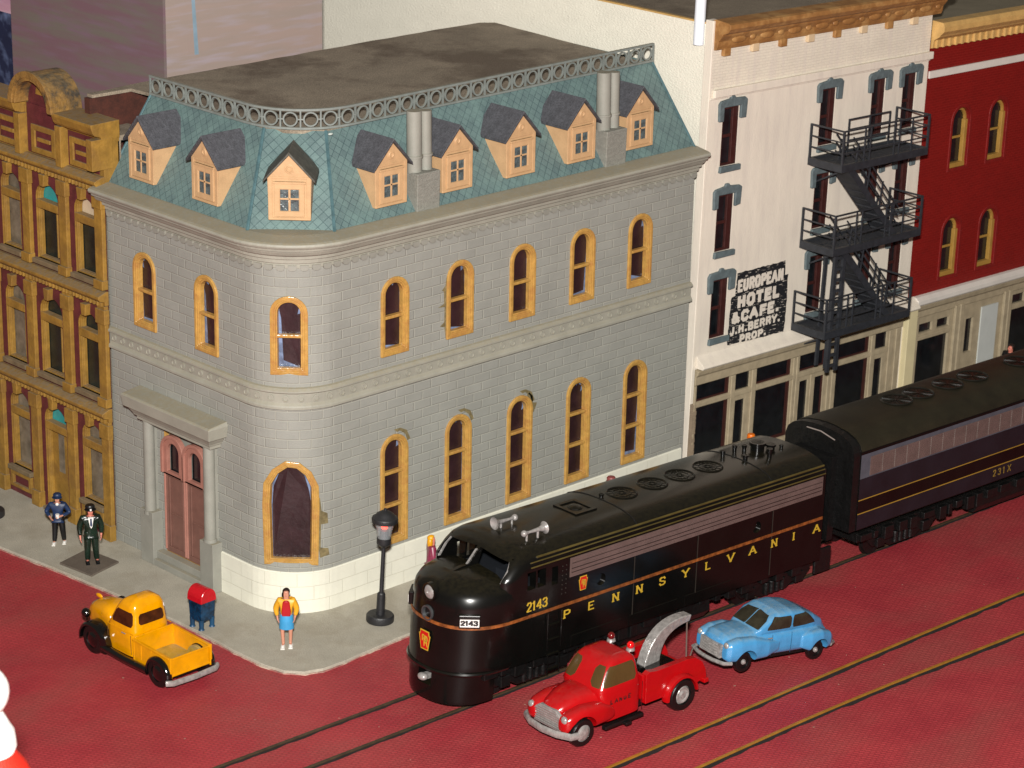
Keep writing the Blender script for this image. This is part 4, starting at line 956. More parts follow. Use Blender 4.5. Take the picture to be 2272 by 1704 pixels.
for a, b in ((1.62, 1.92), (1.98, 2.28)):
    c = MB(); c.box(a, b, -2, 2, 3.02, 3.5); cw.append(c)
c = MB(); c.box(2.5, 2.72, -2, -1.2, 2.95, 3.45); cw.append(c)
for x, z in ((4.35, 2.66), (10.55, 2.66)): 
    c = MB(); c.cyl((x, -2, z), (x, -1.42, z), .17, n=20); cw.append(c)
c = MB(); c.cyl((-1.2, 0, 2.46), (-.3, 0, 2.46), .17, n=20); cw.append(c)
cut(bo, [cav]+cw)
me = bo.data
for p in me.polygons: p.use_smooth = True
me.set_sharp_from_angle(angle=math.radians(28))
ap = zbody([(.1, -.58, 1.22), (.2, -.6, 1.24), (.86, -.56, 1.3), (.95, -.54, 1.36)], .75, a=1.2, e=2.3); apo = ap.obj('pilot', BLACKP, loc)
c = MB(); c.box(-1.2, .0, -.25, .25, .5, .88); cut(apo, [c])
for p in apo.data.polygons: p.use_smooth = True
apo.data.set_sharp_from_angle(angle=math.radians(28))
cp = MB(); cp.box(-.66, .4, -.08, .08, .62, .76); cp.sphere((-.62, 0, .7), .13, 8, (1, 1.2, .8)); cp.obj('coupler', CHROME, loc, smooth=True)
lp = MB(); zbody([(.93, -.63, 1.42), (.99, -.65, 1.46), (1.03, -.62, 1.45)], 1.1, a=1.5, mb=lp); lp.obj('pilot_rim', BLACKP, loc, smooth=True)
def band(x_end, z, h, off, m, name):
    o = outline(-.52-off, 1.506+off, x_end, 1.75, 2.35, 24); mb = MB(); rings = [[(x, y, z-h/2), (x, y, z+h/2), (x+.02*0, y*.985, z+h/2), (x, y*.985, z-h/2)] for x, y in o]
    mb.loft([[(x, y, z-h/2), (x, y, z+h/2), (x+(.06 if abs(y) < 1.3 else 0), y*.96, z+h/2), (x+(.06 if abs(y) < 1.3 else 0), y*.96, z-h/2)] for x, y in o]); return mb.obj(name, m, loc)
band(13.4, 2.28, .085, .014, COPPER, 'copper_stripe')
hl = MB(); hl.sphere((-.44, 0, 3.03), .2, 10, (.5, 1, 1)); hl.sphere((-.54, 0, 3.03), .035, 6); hl.obj('headlight', CHROME, loc, smooth=True)
h2 = MB(); h2.lathe([(.2, -.04), (.24, -.04), (.25, .1), (.2, .1), (.2, -.04)], (-.46, 0, 3.03), 24, 'X', cap=False); h2.obj('headlight_rim', BLACKP, loc, smooth=True)
h3 = MB(); h3.lathe([(.165, -.05), (.205, -.05), (.215, .08), (.165, .08), (.165, -.05)], (-.5, 0, 2.46), 24, 'X', cap=False); h3.obj('lower_light_rim', mat('dull_silver', '#5a5c5e', .3, metal=.6), loc, smooth=True)
h4 = MB(); h4.cyl((-.45, 0, 2.46), (-.3, 0, 2.46), .17, n=20); h4.obj('lower_light_recess', BLACKM, loc)
def keystone(cx, nfn, sc, name='keystone_emblem'):
    K = [(-.62, 1), (.62, 1), (.66, .6), (.82, .58), (.52, -1), (-.52, -1), (-.82, .58), (-.66, .6)]
    k = MB(); k.prism([(u*sc, v*sc) for u, v in K], nfn, 0, .01); ko = k.obj(name, GOLD, loc)
    k = MB(); k.prism([(u*sc*.86, v*sc*.88) for u, v in K], nfn, .01, .016); k.obj('emblem_field', KEYR, ko)
    lm = MB()
    for ch, ox, oy, h in (('P', -.34, -.12, .62), ('R', -.12, -.62, 1.05), ('R', .06, -.32, .62)):
        for ln in GL[ch][1]:
            for a, b in zip(ln, ln[1:]):
                a = Vector(((a[0]*h*.8+ox)*sc, (a[1]*h+oy)*sc)); b = Vector(((b[0]*h*.8+ox)*sc, (b[1]*h+oy)*sc)); d = (b-a).normalized(); nn = Vector((-d.y, d.x))*.055*sc
                lm.prism([tuple(a-nn), tuple(b-nn), tuple(b+nn), tuple(a+nn)], nfn, .016, .021)
    lm.obj('emblem_letters', GOLD, ko)
keystone(0, lambda u, v, w_: (-.585-w_, -u, 1.72+v), .27)
keystone(0, lambda u, v, w_: (3.66+u, -1.508-w_, 2.74+v), .2)
lettering('road_name', 'PENNSYLVANIA', (2.96, -1.516, 1.88), (1, 0, 0), (0, 0, 1), .25, .042, GOLD, loc, serif=.15, pitch=.915, depth=.006, wide=1.45)
lettering('road_number', '2143', (1.6, -1.516, 2.42), (1, 0, 0), (0, 0, 1), .27, .038, GOLD, loc, serif=.1, track=.1, depth=.006, wide=1.05)
for sg in (-1, 1):
    nb = MB(); f_ = Vector((-math.cos(math.radians(50)), sg*math.sin(math.radians(50)), 0))
    up_ = Vector((0, 0, 1)); r_ = up_.cross(f_)      # reading direction when looking at the board
    cb_ = Vector((-.085, sg*1.16, 2.46)); fb = lambda u, v, w_: cb_+r_*u+up_*v+f_*w_
    nb.prism(rect(-.28, .28, -.16, .2), fb, -.3, .02); no = nb.obj('number_board_box', BLACKP, loc, bevel=.02)
    pl = MB(); pl.prism(rect(-.25, .25, -.11, .1), fb, .02, .03); pl.obj('number_board', WHITE, no)
    lettering('board_number', '2143', fb(-.23, -.075, .031), r_, up_, .15, .04, BLK, no, track=.1, serif=.08, depth=.004, wide=1.12)
for sg in (-1, 1):
    g = MB(); g.box(3.15, 13.3, min(sg*1.5, sg*1.518), max(sg*1.5, sg*1.518), 3.02, 3.56)
    for i in range(9): z = 3.05+i*.058; g.box(3.17, 13.28, min(sg*1.51, sg*1.532), max(sg*1.51, sg*1.532), z, z+.03)
    g.obj('air_grille', GRILLE, loc)
    for z in (3.14, 3.25, 3.4): g = MB(); g.box(3.2, 13.25, min(sg*1.52, sg*1.536), max(sg*1.52, sg*1.536), z, z+.018); g.obj('grille_line', mat('grille_groove', '#2a1f1d', .5), loc)
    g = MB()
    for z, y, r_ in ((3.84, 1.405, .03), (3.74, 1.45, .018), (3.62, 1.49, .02)): g.cyl((2.0 if z > 3.8 else 1.75, sg*y, z), (13.42, sg*y, z), r_, n=6)
    g.obj('gutter', mat('gutter_highlight', '#4d431f', .3, var=.2, spec=.7), loc, smooth=True)  # brassy tone paints the highlight along the roof-edge moulding
wf = MB()
for sg in (-1, 1): wf.prism([(sg*1.2, 3.3), (sg*1.235, 3.3), (sg*1.235, 3.6), (sg*1.15, 3.8), (sg*1.12, 3.8), (sg*1.2, 3.6)], lambda u, v, w_: (.92+(v-3.3)*.8+w_, u, v), -.02, .05)
wf.obj('pillar_highlight', CHROME, loc)  # added silver strips, painted highlight on the windscreen pillars
nm = MB(); nm.prism([(-.02, 3.45), (.02, 3.45), (.02, 3.83), (-.02, 3.83)], lambda u, v, w_: (.77+(v-3.45)*.98+w_, u, v), -.01, .04); nm.obj('centre_post', CHROME, loc)
dk = MB(); dk.box(1.15, 2.6, -1.25, 1.25, 2.76, 2.95); dk.box(1.5, 1.9, -.9, -.4, 2.95, 3.35); dk.obj('cab_interior', mat('cab_dark', '#1a1d22', .5), loc)
# roof fittings
for i, x in enumerate((6.55, 7.75, 8.85, 10.0)):
    f = MB(); z = 4.13
    def tor(rr, t_, zz):
        rings = []
        for k in range(29):
            a = 2*PI*k/28; rings.append([(x+(rr+t_*math.cos(b))*math.cos(a), (rr+t_*math.cos(b))*math.sin(a), zz+t_*math.sin(b)) for b in (0, PI/2, PI, 3*PI/2)])
        f.loft(rings, cap=False)
    f.cyl((x, 0, z-.1), (x, 0, z-.005), .42, n=28); tor(.42, .028, z+.015); tor(.26, .015, z+.01); tor(.1, .02, z+.015)
    for k in range(6): a = PI*k/6; f.cyl((x-.4*math.cos(a), -.4*math.sin(a), z+.01), (x+.4*math.cos(a), .4*math.sin(a), z+.01), .01, n=4)
    f.obj('roof_fan', BLACKP, loc, smooth=True)
f = MB(); f.ring(rect(4.35, 5.15, -.45, .45), rect(4.47, 5.03, -.33, .33), lambda u, v, w_: (u, v, w_), 4.08, 4.17); f.sphere((4.75, 0, 4.12), .22, 8, (1, 1, .4)); f.obj('roof_hatch', BLACKP, loc, bevel=.01)
for a in ((5.75, -.0), (11.2, .0)):
    f = MB(); f.tube([(a[0], sg_*y_, z_) for sg_, y_, z_ in ((-1, 1.4, 3.84), (-1, 1.27, 3.95), (-1, 1.08, 4.03), (-1, .8, 4.09), (-1, .45, 4.13), (1, 0, 4.14), (1, .45, 4.13), (1, .8, 4.09), (1, 1.08, 4.03), (1, 1.27, 3.95), (1, 1.4, 3.84))], .022, 5); f.obj('roof_seam', BLACKM, loc)
for x, y, r_, h in ((11.0, .35, .06, .22), (11.3, -.25, .07, .2), (11.55, .4, .06, .25), (11.8, .25, .06, .25), (12.2, .1, .2, .3), (12.05, -.5, .07, .3), (12.55, -.1, .12, .22), (12.9, -.2, .05, .15), (5.9, .15, .06, .14)):
    f = MB(); f.cyl((x, y, 3.95), (x, y, 4.08+h), r_, n=12); f.cyl((x, y, 4.08+h*.7), (x, y, 4.08+h), r_*1.25, n=12); f.obj('exhaust_stack', BLACKP, loc, smooth=True)
for x, y, sg in ((2.25, .15, -1), (2.45, -.85, 1)):
    f = MB(); pts = [(x-sg*.42, .05), (x-sg*.3, .05), (x-sg*.22, .035), (x+sg*.15, .06), (x+sg*.28, .1), (x+sg*.34, .17), (x+sg*.33, .15), (x+sg*.25, .05)]
    f.lathe([(r_, xx) for xx, r_ in pts], (0, y, 4.3), 16, 'X'); f.sphere((x-sg*.4, y, 4.3), .09, 8); f.cyl((x+sg*.1, y, 4.05), (x+sg*.1, y, 4.3), .035); f.cyl((x-sg*.3, y, 4.05), (x-sg*.3, y, 4.3), .03)
    f.obj('horn', CHROME, loc, smooth=True)
def running_gear(par, x0, x1, tanks, trucks):
    for tx in trucks:
        for dx in (-1.05, 1.05):
            for sg in (-1, 1):
                wl = MB(); wl.lathe([(.001, -.06), (.12, -.05), (.3, -.02), (.38, -.05), (.43, -.05), (.43, .05), (.48, .06), (.48, .09), (.001, .09)], (tx+dx, sg*.76, .415), 22, 'Y')
                for v in wl.bm.verts: 
                    if sg > 0: v.co.y = 1.52-v.co.y
                wl.obj('wheel', BLACKM, par, smooth=True)
        for sg in (-1, 1):
            fr = MB(); y0, y1 = sorted((sg*.98, sg*1.12)); fr.prism([(-1.6, .62), (-1.35, .35), (-.8, .35), (-.55, .2), (.55, .2), (.8, .35), (1.35, .35), (1.6, .62), (1.5, .8), (-1.5, .8)], lambda u, v, w_: (tx+u, w_, v), y0, y1)
            for dx in (-1.05, 1.05): y2 = sg*1.2; fr.box(tx+dx-.17, tx+dx+.17, min(y1*0+sg*1.1, y2), max(sg*1.1, y2), .3, .62)
            for dx in (-.35, -.12, .12, .35): fr.cyl((tx+dx, sg*1.14, .25), (tx+dx, sg*1.14, .62), .08, n=8)
            fr.obj('truck_side_frame', BLACKM, par, bevel=.02)
    tk = MB(); r = random.Random(2)
    for a, b in tanks: tk.prism([(-1.25, .95), (-1.3, .5), (-1.1, .25), (1.1, .25), (1.3, .5), (1.25, .95)], lambda u, v, w_: (w_, u, v), a, b)
    x = x0+.4
    while x < x1-.5: w2 = r.uniform(.15, .5); tk.box(x, x+w2, -1.38, -1.2, r.uniform(.5, .8), .99); x += w2+r.uniform(.1, .4)
    tk.box(x0+.4, x1-.3, -1.2, 1.2, .7, 1.0)
    tk.obj('underframe', BLACKM, par, bevel=.02)
running_gear(loc, -.1, 13.3, [(5.6, 9.0)], [2.3, 11.9])
ld_ = MB()
for i in range(4): ld_.box(2.42, 2.82, -1.56, -1.5, .55+i*.42, .6+i*.42)
for x in (2.4, 2.82): ld_.cyl((x, -1.56, .5), (x, -1.56, 1.0), .02, n=5)
for x in (2.36, 2.86): ld_.cyl((x, -1.56, 1.15), (x, -1.56, 2.2), .015, n=5)
ld_.obj('step_ladder', BLACKP, loc)
rv = MB(); r = random.Random(8)
for x in (2.88, 3.02): 
    z = 2.62
    while z < 3.5: rv.sphere((x, -1.505, z), .014, 4); z += .13
rv.obj('rivet_line', mat('worn_rivet', '#3a3530', .3), loc)
sk = MB()
for a, b in ((3.3, 5.2), (5.5, 7.4), (7.7, 9.6)): sk.box(a, b, -1.515, -1.49, 1.0, 1.32)
sk.obj('skirt_panel', BLACKP, loc, bevel=.01)
for x in (5.6, 8.1, 11.2):
    g = MB(); g.box(x, x+.025, -1.514, -1.49, 1.05, 3.0); g.obj('panel_seam', mat('seam_worn', '#2c2722', .4), loc)
rc = MB(); rc.box(13.42, 13.85, -.95, .95, .6, 3.6); rc.box(13.4, 14.6, -.14, .14, .5, .82); rc.box(13.6, 14.3, -1.2, -1.1, .35, 1.1); rc.box(13.42, 13.5, -1.46, 1.46, 1.0, 3.75); rc.obj('rear_diaphragm', BLACKM, loc, bevel=.03)
# ---- second unit
bu = thing('booster_locomotive', 'second locomotive unit with violet sides, two gold stripes and olive roof', 'locomotive'); bu.matrix_world = train_matrix(15.0, .7, zoff=.02) @ Matrix.Translation((-.32, -.15, -.04)) @ Matrix.Diagonal((1, .9, 1, 1))
XB0, XB1 = 15.0, 33.0
def xbody(w_=1.5):
    sec = [(-w_, 1.28), (-w_, 3.62), (-w_+.02, 3.72), (-1.4, 3.9), (-1.2, 4.07), (-.85, 4.19), (-.4, 4.25), (0, 4.27)]; return sec+[(-y, z) for y, z in sec[-2::-1]]
sec = xbody(); mb = MB(); mb.loft([[(x, y, z) for y, z in sec] for x in (XB0, XB1)]); mb.obj('body', BLACKP, bu, smooth=True, ang=50)
mb = MB(); s2 = [(y*1.006, z+.006 if z > 3.9 else z) for y, z in sec if z > 3.63]; mb.loft([[(x, y, z) for y, z in s2] for x in (XB0+.03, XB1)]); mb.obj('roof_skin', BROOF, bu, smooth=True, ang=50)
mb = MB(); s3 = [(y*.985, z-.02 if z > 3.9 else z) for y, z in sec]; mb.loft([[(x, y, z) for y, z in s3] for x in (XB0-.3, XB0)]); mb.box(XB0-.55, XB0-.3, -.8, .8, .9, 3.5); mb.obj('end_fairing', BLACKM, bu)
for nm_, z0, z1, m_, o_ in (('grey_band', 2.88, 3.62, BGREY, .004), ('violet_panel', 2.22, 2.88, BPURP, .004), ('lower_violet_panel', 1.3, 1.8, BPURP, .004), ('gold_stripe', 2.2, 2.228, mat('thin_gold', '#96742a', .45), .008), ('gold_stripe', 1.775, 1.803, mat('thin_gold', '#96742a', .45), .008)):
    g = MB(); g.box(XB0+.01, XB1, -1.5-o_, -1.49, z0, z1); g.obj(nm_, m_, bu)
g = MB(); g.box(15.42, XB1-.5, -1.515, -1.49, 2.92, 3.5)
for i in range(9): g.box(15.44, XB1-.52, -1.526, -1.5, 2.95+i*.06, 2.975+i*.06)
g.obj('air_grille', GRILLE, bu)
g = MB(); x = 15.95
while x < XB1-.6: g.box(x, x+.018, -1.533, -1.5, 2.94, 3.48); x += .55
g.obj('grille_divider', mat('worn_divider', '#6d625d', .45), bu)
lettering('unit_number', '231X', (21.35, -1.512, 1.46), (1, 0, 0), (0, 0, 1), .22, .026, mat('dim_gold', '#7d6425', .5), bu, serif=.08, pitch=.24, depth=.005)
for x in (18.1, 19.1, 20.5, 21.7, 24.0, 25.2):
    f = MB(); f.cyl((x, -.0, 4.2), (x, 0, 4.285), .5, n=28)
    rings = []
    for k in range(29):
        a = 2*PI*k/28; rings.append([(x+(.5+.03*math.cos(b))*math.cos(a), (.5+.03*math.cos(b))*math.sin(a), 4.29+.03*math.sin(b)) for b in (0, PI/2, PI, 3*PI/2)])
    f.loft(rings, cap=False)
    for k in range(6): a = PI*k/6; f.cyl((x-.48*math.cos(a), -.48*math.sin(a), 4.295), (x+.48*math.cos(a), .48*math.sin(a), 4.295), .014, n=4)
    f.obj('roof_fan', mat('fan_dark', '#14130e', .35, spec=.5), bu, smooth=True)
running_gear(bu, 15, 33, [(21, 26)], [17.6, 30.0])
g = MB(); g.cyl((14.62, -.7, 3.98), (14.62, -.1, 4.1), .02); g.cyl((14.62, -.1, 4.1), (14.62, .5, 4.08), .02); g.obj('grab_rail', mat('worn_silver', '#7f7570', .4), bu)

# ------------------------------------------------------------------ vehicles
def sell(cx, cy, a, b, e, t):
    c, s = math.cos(t), math.sin(t)
    return (cx+a*math.copysign(abs(c)**(2/e), c), cy+b*math.copysign(abs(s)**(2/e), s))
def zstack(levels, e=4, n=32, mb=None):
    mb = mb or MB(); mb.loft([[(*sell((x0+x1)/2, yo, (x1-x0)/2, w_, e, 2*PI*(i+.5)/n), z) for i in range(n)] for z, x0, x1, w_, yo in [l if len(l) == 5 else (*l, 0) for l in levels]]); return mb
def xstack(st, e=3.5, n=24, mb=None):
    """stations (x, halfwidth, zbottom, ztop[, y offset])"""
    mb = mb or MB(); R_ = []
    for s_ in st:
        x, w_, z0, z1 = s_[:4]; yo = s_[4] if len(s_) > 4 else 0
        R_.append([(x, *sell(yo, (z0+z1)/2, w_, (z1-z0)/2, e, 2*PI*(i+.5)/n)) for i in range(n)])
    mb.loft(R_); return mb
def patch(levels, e, t0, t1, z0, z1, off, nt=8, nz=5, rnd=.0):
    """curved pane lying on a zstack surface"""
    mb = MB(); L = [l if len(l) == 5 else (*l, 0) for l in levels]
    def pt(t, z, o):
        for a, b in zip(L, L[1:]):
            if a[0] <= z <= b[0]:
                k = (z-a[0])/(b[0]-a[0]); x0, x1, w_ = [a[i]+(b[i]-a[i])*k for i in (1, 2, 3)]
                return (*sell((x0+x1)/2, 0, (x1-x0)/2+o, w_+o, e, t), z)
    def tt(i, z):  # rounded corners
        q = (z-z0)/(z1-z0); sh = rnd*(max(0, abs(q-.5)*2-.6)/.4)**2; a = t0+(t1-t0)*sh*.5; b = t1-(t1-t0)*sh*.5; return a+(b-a)*i/nt
    fr = []
    for o in (off, -.01):
        fr.append([[mb.v(pt(tt(i, z0+(z1-z0)*j/nz), z0+(z1-z0)*j/nz, o)) for i in range(nt+1)] for j in range(nz+1)])
    for g in fr:
        for j in range(nz):
            for i in range(nt): mb.f([g[j][i], g[j][i+1], g[j+1][i+1], g[j+1][i]])
    A, B = fr
    for j in range(nz):
        for i in (0, nt): mb.f([A[j][i], A[j+1][i], B[j+1][i], B[j][i]])
    for i in range(nt):
        for j in (0, nz): mb.f([A[j][i], A[j][i+1], B[j][i+1], B[j][i]])
    return mb
def wheel(par, x, y, r, w_, hub, sgn, dual=0, hubr=.5):
    t = MB(); t.lathe([(r*.6, -w_/2), (r*.92, -w_/2), (r, -w_*.3), (r, w_*.3), (r*.92, w_/2), (r*.6, w_/2), (r*.6, -w_/2)], (x, y, r), 26, 'Y', cap=False); t.cyl((x, y-w_*.3, r), (x, y+w_*.3, r), r*.64, n=20)
    wo = t.obj('wheel', TYRE, par, smooth=True)
    h = MB(); yy = y+sgn*w_*.32; pr_ = [(.001, .07), (.3*hubr*r*2, .065), (.8*hubr*r, .05), (hubr*r*1.05, .02), (hubr*r*1.15, .02), (hubr*r*1.2, -.02)] if not dual else [(.001, .05), (.08, .05), (.1, .0), (hubr*r*.75, -.0), (hubr*r*.8, .03), (hubr*r*.95, .035), (hubr*r*1.05, .01), (hubr*r*1.25, -.02)]
    h.lathe([(a, b) for a, b in pr_], (x, 0, r), 22, 'Y')
    for v in h.bm.verts: v.co.y = yy+sgn*v.co.y
    h.obj('hubcap', hub, wo, smooth=True); return wo
# --- yellow pickup
yt = thing('pickup_truck', 'yellow old-style pickup truck with black wings and open empty bed', 'pickup truck', (-4.27, .76, GZ), (0, 0, math.radians(91)))
cabL = [(.36, -.28, 1.0, .6), (.6, -.28, 1.02, .63), (1.02, -.27, 1.02, .635), (1.1, -.26, .98, .625), (1.2, -.25, .93, .605), (1.5, -.2, .74, .565), (1.7, -.16, .6, .53), (1.82, -.1, .5, .46), (1.9, .0, .38, .34), (1.94, .12, .26, .15)]
cb = zstack(cabL, 5, 40); cbo = cb.obj('cab', YTR, yt, smooth=True, ang=60)
for t0, t1, z0, z1, nm_ in ((-PI/2-.62, -PI/2+.4, 1.2, 1.6, 'side_window'), (PI/2-.4, PI/2+.62, 1.2, 1.6, 'side_window'), (PI-.42, PI+.42, 1.26, 1.56, 'rear_window'), (-.5, .5, 1.22, 1.6, 'windscreen')):
    patch(cabL, 5, t0, t1, z0, z1, .006, rnd=.3).obj(nm_, BROWNG, cbo)
hd = xstack([(.85, .56, .45, 1.12), (1.1, .52, .45, 1.36), (1.5, .45, .45, 1.34), (1.9, .38, .45, 1.26), (2.1, .33, .48, 1.16), (2.2, .26, .52, 1.0), (2.24, .1, .6, .8)], 3); ho_ = hd.obj('bonnet', YTR, yt, smooth=True, ang=60)
hd = MB(); hd.sphere((2.08, 0, 1.26), .09, 8, (1.6, .5, .7)); hd.obj('bonnet_ornament', YTR, ho_, smooth=True)
bd_ = MB(); bd_.box(-1.8, -.3, -.68, .68, .36, .46); bo_ = bd_.obj('bed_floor', YDUSTY, yt, bevel=.01)
for sg in (-1, 1):
    b = MB(); b.prism([(-1.82, .4), (-1.82, .93), (-.28, .98), (-.28, .4)], lambda u, v, w_: (u, w_, v), min(sg*.64, sg*.69), max(sg*.64, sg*.69)); b.prism([(-1.84, .9), (-.28, .95), (-.28, 1.0), (-1.84, .95)], lambda u, v, w_: (u, w_, v), min(sg*.62, sg*.71), max(sg*.62, sg*.71))
    b.box(-.36, -.3, min(sg*.6, sg*.7), max(sg*.6, sg*.7), .4, .98); b.obj('bed_side', YTR, yt, bevel=.012)
    b = MB(); b.prism([(-1.42+.36*math.cos(PI*i/12), .44+.36*math.sin(PI*i/12)) for i in range(13)], lambda u, v, w_: (u, w_, v), min(sg*.5, sg*.64), max(sg*.5, sg*.64)); b.obj('wheel_arch', YDUSTY, yt, bevel=.02)
b = MB(); b.box(-.34, -.29, -.64, .64, .46, 1.04); b.obj('bed_front', YTR, yt, bevel=.012)
b = MB(); b.box(-1.86, -1.8, -.62, .62, .4, .9); b.box(-1.88, -1.84, -.64, .64, .87, .93); b.box(-1.88, -1.84, -.64, .64, .4, .45); b.box(-1.9, -1.8, -.7, -.63, .36, .96); b.box(-1.9, -1.8, .63, .7, .36, .96); b.obj('tailgate', YTR, yt, bevel=.012)
bm_ = MB(); bm_.tube([(-1.9, -.86, .3), (-2.02, -.7, .3), (-2.06, 0, .3), (-2.02, .7, .3), (-1.9, .86, .3)], .07, 8)
for v in bm_.bm.verts: v.co.z = .3+(v.co.z-.3)*1.2
bm_.obj('rear_bumper', CHROME, yt, smooth=True)
for sg in (-1, 1):
    for cx, r_, tail in ((-1.42, .5, 0), (1.42, .56, 1)):
        f = MB(); n = 14; rings = []
        a0, a1 = (-.12, PI+.1) if not tail else (-.1, PI+.35)
        for i in range(n+1):
            a = a0+(a1-a0)*i/n; rr = r_*(1+.18*tail*max(0, -math.cos(a))) ; x, z = cx+rr*math.cos(a), .4+rr*.92*math.sin(a); xi, zi = cx+(r_-.11)*math.cos(a), .4+(r_-.11)*.92*math.sin(a)
            y0, y1 = (.66, .82) if not tail else (.42, .84)
            rings.append([(xi, sg*y0, zi), (x, sg*y0, z), (x+0, sg*(y1-.06), z), ((x+xi)/2, sg*y1, (z+zi)/2), (xi, sg*y1, zi)])
        f.loft(rings); f.obj('mudguard', BTR, yt, smooth=True, ang=50)
    f = MB(); f.tube([(-1.0, sg*.76, .34), (0, sg*.76, .32), (.95, sg*.76, .36)], .1, 10); f.obj('running_board', BTR, yt, smooth=True)
    f = MB(); f.sphere((1.88, sg*.6, 1.0), .13, 8, (1.1, 1, 1)); f.cyl((1.85, sg*.6, .8), (1.88, sg*.6, .95), .03); f.obj('headlight', BTR, yt, smooth=True)
    for cx in (-1.42, 1.42): wheel(yt, cx, sg*.68, .41, .2, BTR, sg)
f = MB(); f.box(.1, .25, -.655, -.63, .98, 1.0); f.box(.1, .25, .63, .655, .98, 1.0); f.obj('door_handle', CHROME, yt)
f = MB(); f.box(-1.7, 2.0, -.35, .35, .25, .45); f.obj('chassis', BLACKM, yt)
for sg in (-1, 1):
    for x in (-.14, .86): f = MB(); f.tube([(x, sg*.632, .46), (x+.005, sg*.637, .75), (x+.005, sg*.637, 1.0)], .009, 5); f.obj('door_seam', mat('seam_brown', '#5e3a05', .5), yt)
    f = MB(); f.tube([(-.24, sg*.632, 1.06), (.3, sg*.634, 1.06), (.9, sg*.628, 1.06)], .012, 5); f.obj('belt_line', YTR, yt)
    for x in (-1.1, -.66): f = MB(); f.box(x, x+.03, min(sg*.69, sg*.705), max(sg*.69, sg*.705), .5 if x > -1 else .86, .92); f.obj('bed_rib', YTR, yt)
# --- red tow truck
rt_ = thing('tow_truck', 'red tow truck with two beacons and curved silver boom in the street', 'tow truck', (2.67, -9.78, GZ), (0, 0, math.radians(177.5)))
cabR = [(.4, -.42, 1.0, .78), (1.05, -.42, 1.05, .8), (1.22, -.42, 1.1, .79), (1.3, -.41, 1.06, .77), (1.45, -.39, .98, .73), (1.7, -.35, .82, .67), (1.86, -.3, .68, .62), (1.95, -.2, .55, .53), (2.0, -.06, .38, .35)]
cb = zstack(cabR, 6, 48); cbo = cb.obj('cab', RTR, rt_, smooth=True, ang=60)
for t0, t1, z0, z1, nm_ in ((-PI/2-.35, -PI/2+.74, 1.34, 1.82, 'side_window'), (PI/2-.74, PI/2+.35, 1.34, 1.82, 'side_window'), (PI-.42, PI+.42, 1.42, 1.72, 'rear_window'), (.06, .68, 1.33, 1.82, 'windscreen'), (-.68, -.06, 1.33, 1.82, 'windscreen')):
    patch(cabR, 6, t0, t1, z0, z1, .006, rnd=.25).obj(nm_, TANWIN, cbo)
xstack([(.85, .66, .5, 1.25), (1.2, .58, .5, 1.3), (1.6, .5, .5, 1.24), (1.95, .4, .5, 1.1), (2.1, .32, .55, .98), (2.16, .2, .6, .9)], 3).obj('bonnet', RTR, rt_, smooth=True, ang=60)
for sg in (-1, 1):
    f = xstack([(.55, .06, .45, .7, sg*.72), (.75, .16, .42, .88, sg*.7), (1.1, .22, .4, 1.02, sg*.66), (1.6, .25, .4, 1.04, sg*.62), (2.0, .24, .4, .96, sg*.6), (2.18, .18, .45, .86, sg*.58), (2.24, .08, .52, .76, sg*.56)], 2.8)
    fo = f.obj('front_wing', RTR, rt_); c = MB(); c.cyl((1.7, sg*.55, .38), (1.7, sg*1.2, .38), .46, n=28); c2 = MB(); c2.box(1.24, 2.16, min(sg*.55, sg*1.2), max(sg*.55, sg*1.2), -.2, .38); cut(fo, [c, c2])
    for p in fo.data.polygons: p.use_smooth = True
    fo.data.set_sharp_from_angle(angle=math.radians(40))
    f = MB(); f.sphere((2.17, sg*.62, .8), .11, 8, (.7, 1, 1)); f.obj('headlight', CHROME, fo, smooth=True)
    wheel(rt_, 1.7, sg*.72, .38, .24, CHROME, sg, hubr=.55); wheel(rt_, -1.7, sg*.84, .45, .3, CHROME, sg, dual=1, hubr=.5)
    # bed side with rolled wheel arch
    b = MB(); y0, y1 = sorted((sg*.62, sg*.8)); pts = [(-.5, .5), (-.5, 1.3), (-.62, 1.37), (-.9, 1.32), (-2.0, 1.32), (-2.3, 1.28), (-2.55, 1.1), (-2.68, .85), (-2.72, .62), (-2.2, .5)] + [(-1.7+.52*math.cos(a), .42+.52*math.sin(a)) for a in [2.95-(2.95-.15)*i/12 for i in range(13)]]
    b.prism(pts, lambda u, v, w_: (u, w_, v), y0, y1); bs = b.obj('bed_side', RTR, rt_, bevel=.03, seg=3)
    b = MB(); rings = []
    for i in range(13):
        a = -.05+(PI-.0)*i/12; rings.append([(-1.7+r2*math.cos(a), sg*yy, .42+r2*math.sin(a)) for r2, yy in ((.5, .75), (.56, .75), (.6, .86), (.57, .97), (.5, .98))])
    b.loft(rings); b.obj('wheel_arch', RTR, bs, smooth=True, ang=50)
    b = MB(); b.cyl((-.32, sg*.36, 1.93), (-.32, sg*.36, 2.0), .12, .1, n=16); be = b.obj('beacon_base', CHROME, rt_, smooth=True)
    b = MB(); b.sphere((-.32, sg*.36, 2.07), .1, 10, (1, 1, 1.05)); b.obj('beacon', mat('beacon_red' if sg > 0 else 'beacon_dark', '#c8060a' if sg > 0 else '#5a0a0c', .1, var=.02, spec=.8, coat=.8), be, smooth=True)
    f = MB(); f.box(-.4, .95, min(sg*.7, sg*.86), max(sg*.7, sg*.86), .22, .32); f.box(.1, .3, min(sg*.8, sg*.95), max(sg*.8, sg*.95), .18, .26); f.obj('running_board', BLACKM, rt_, bevel=.02)
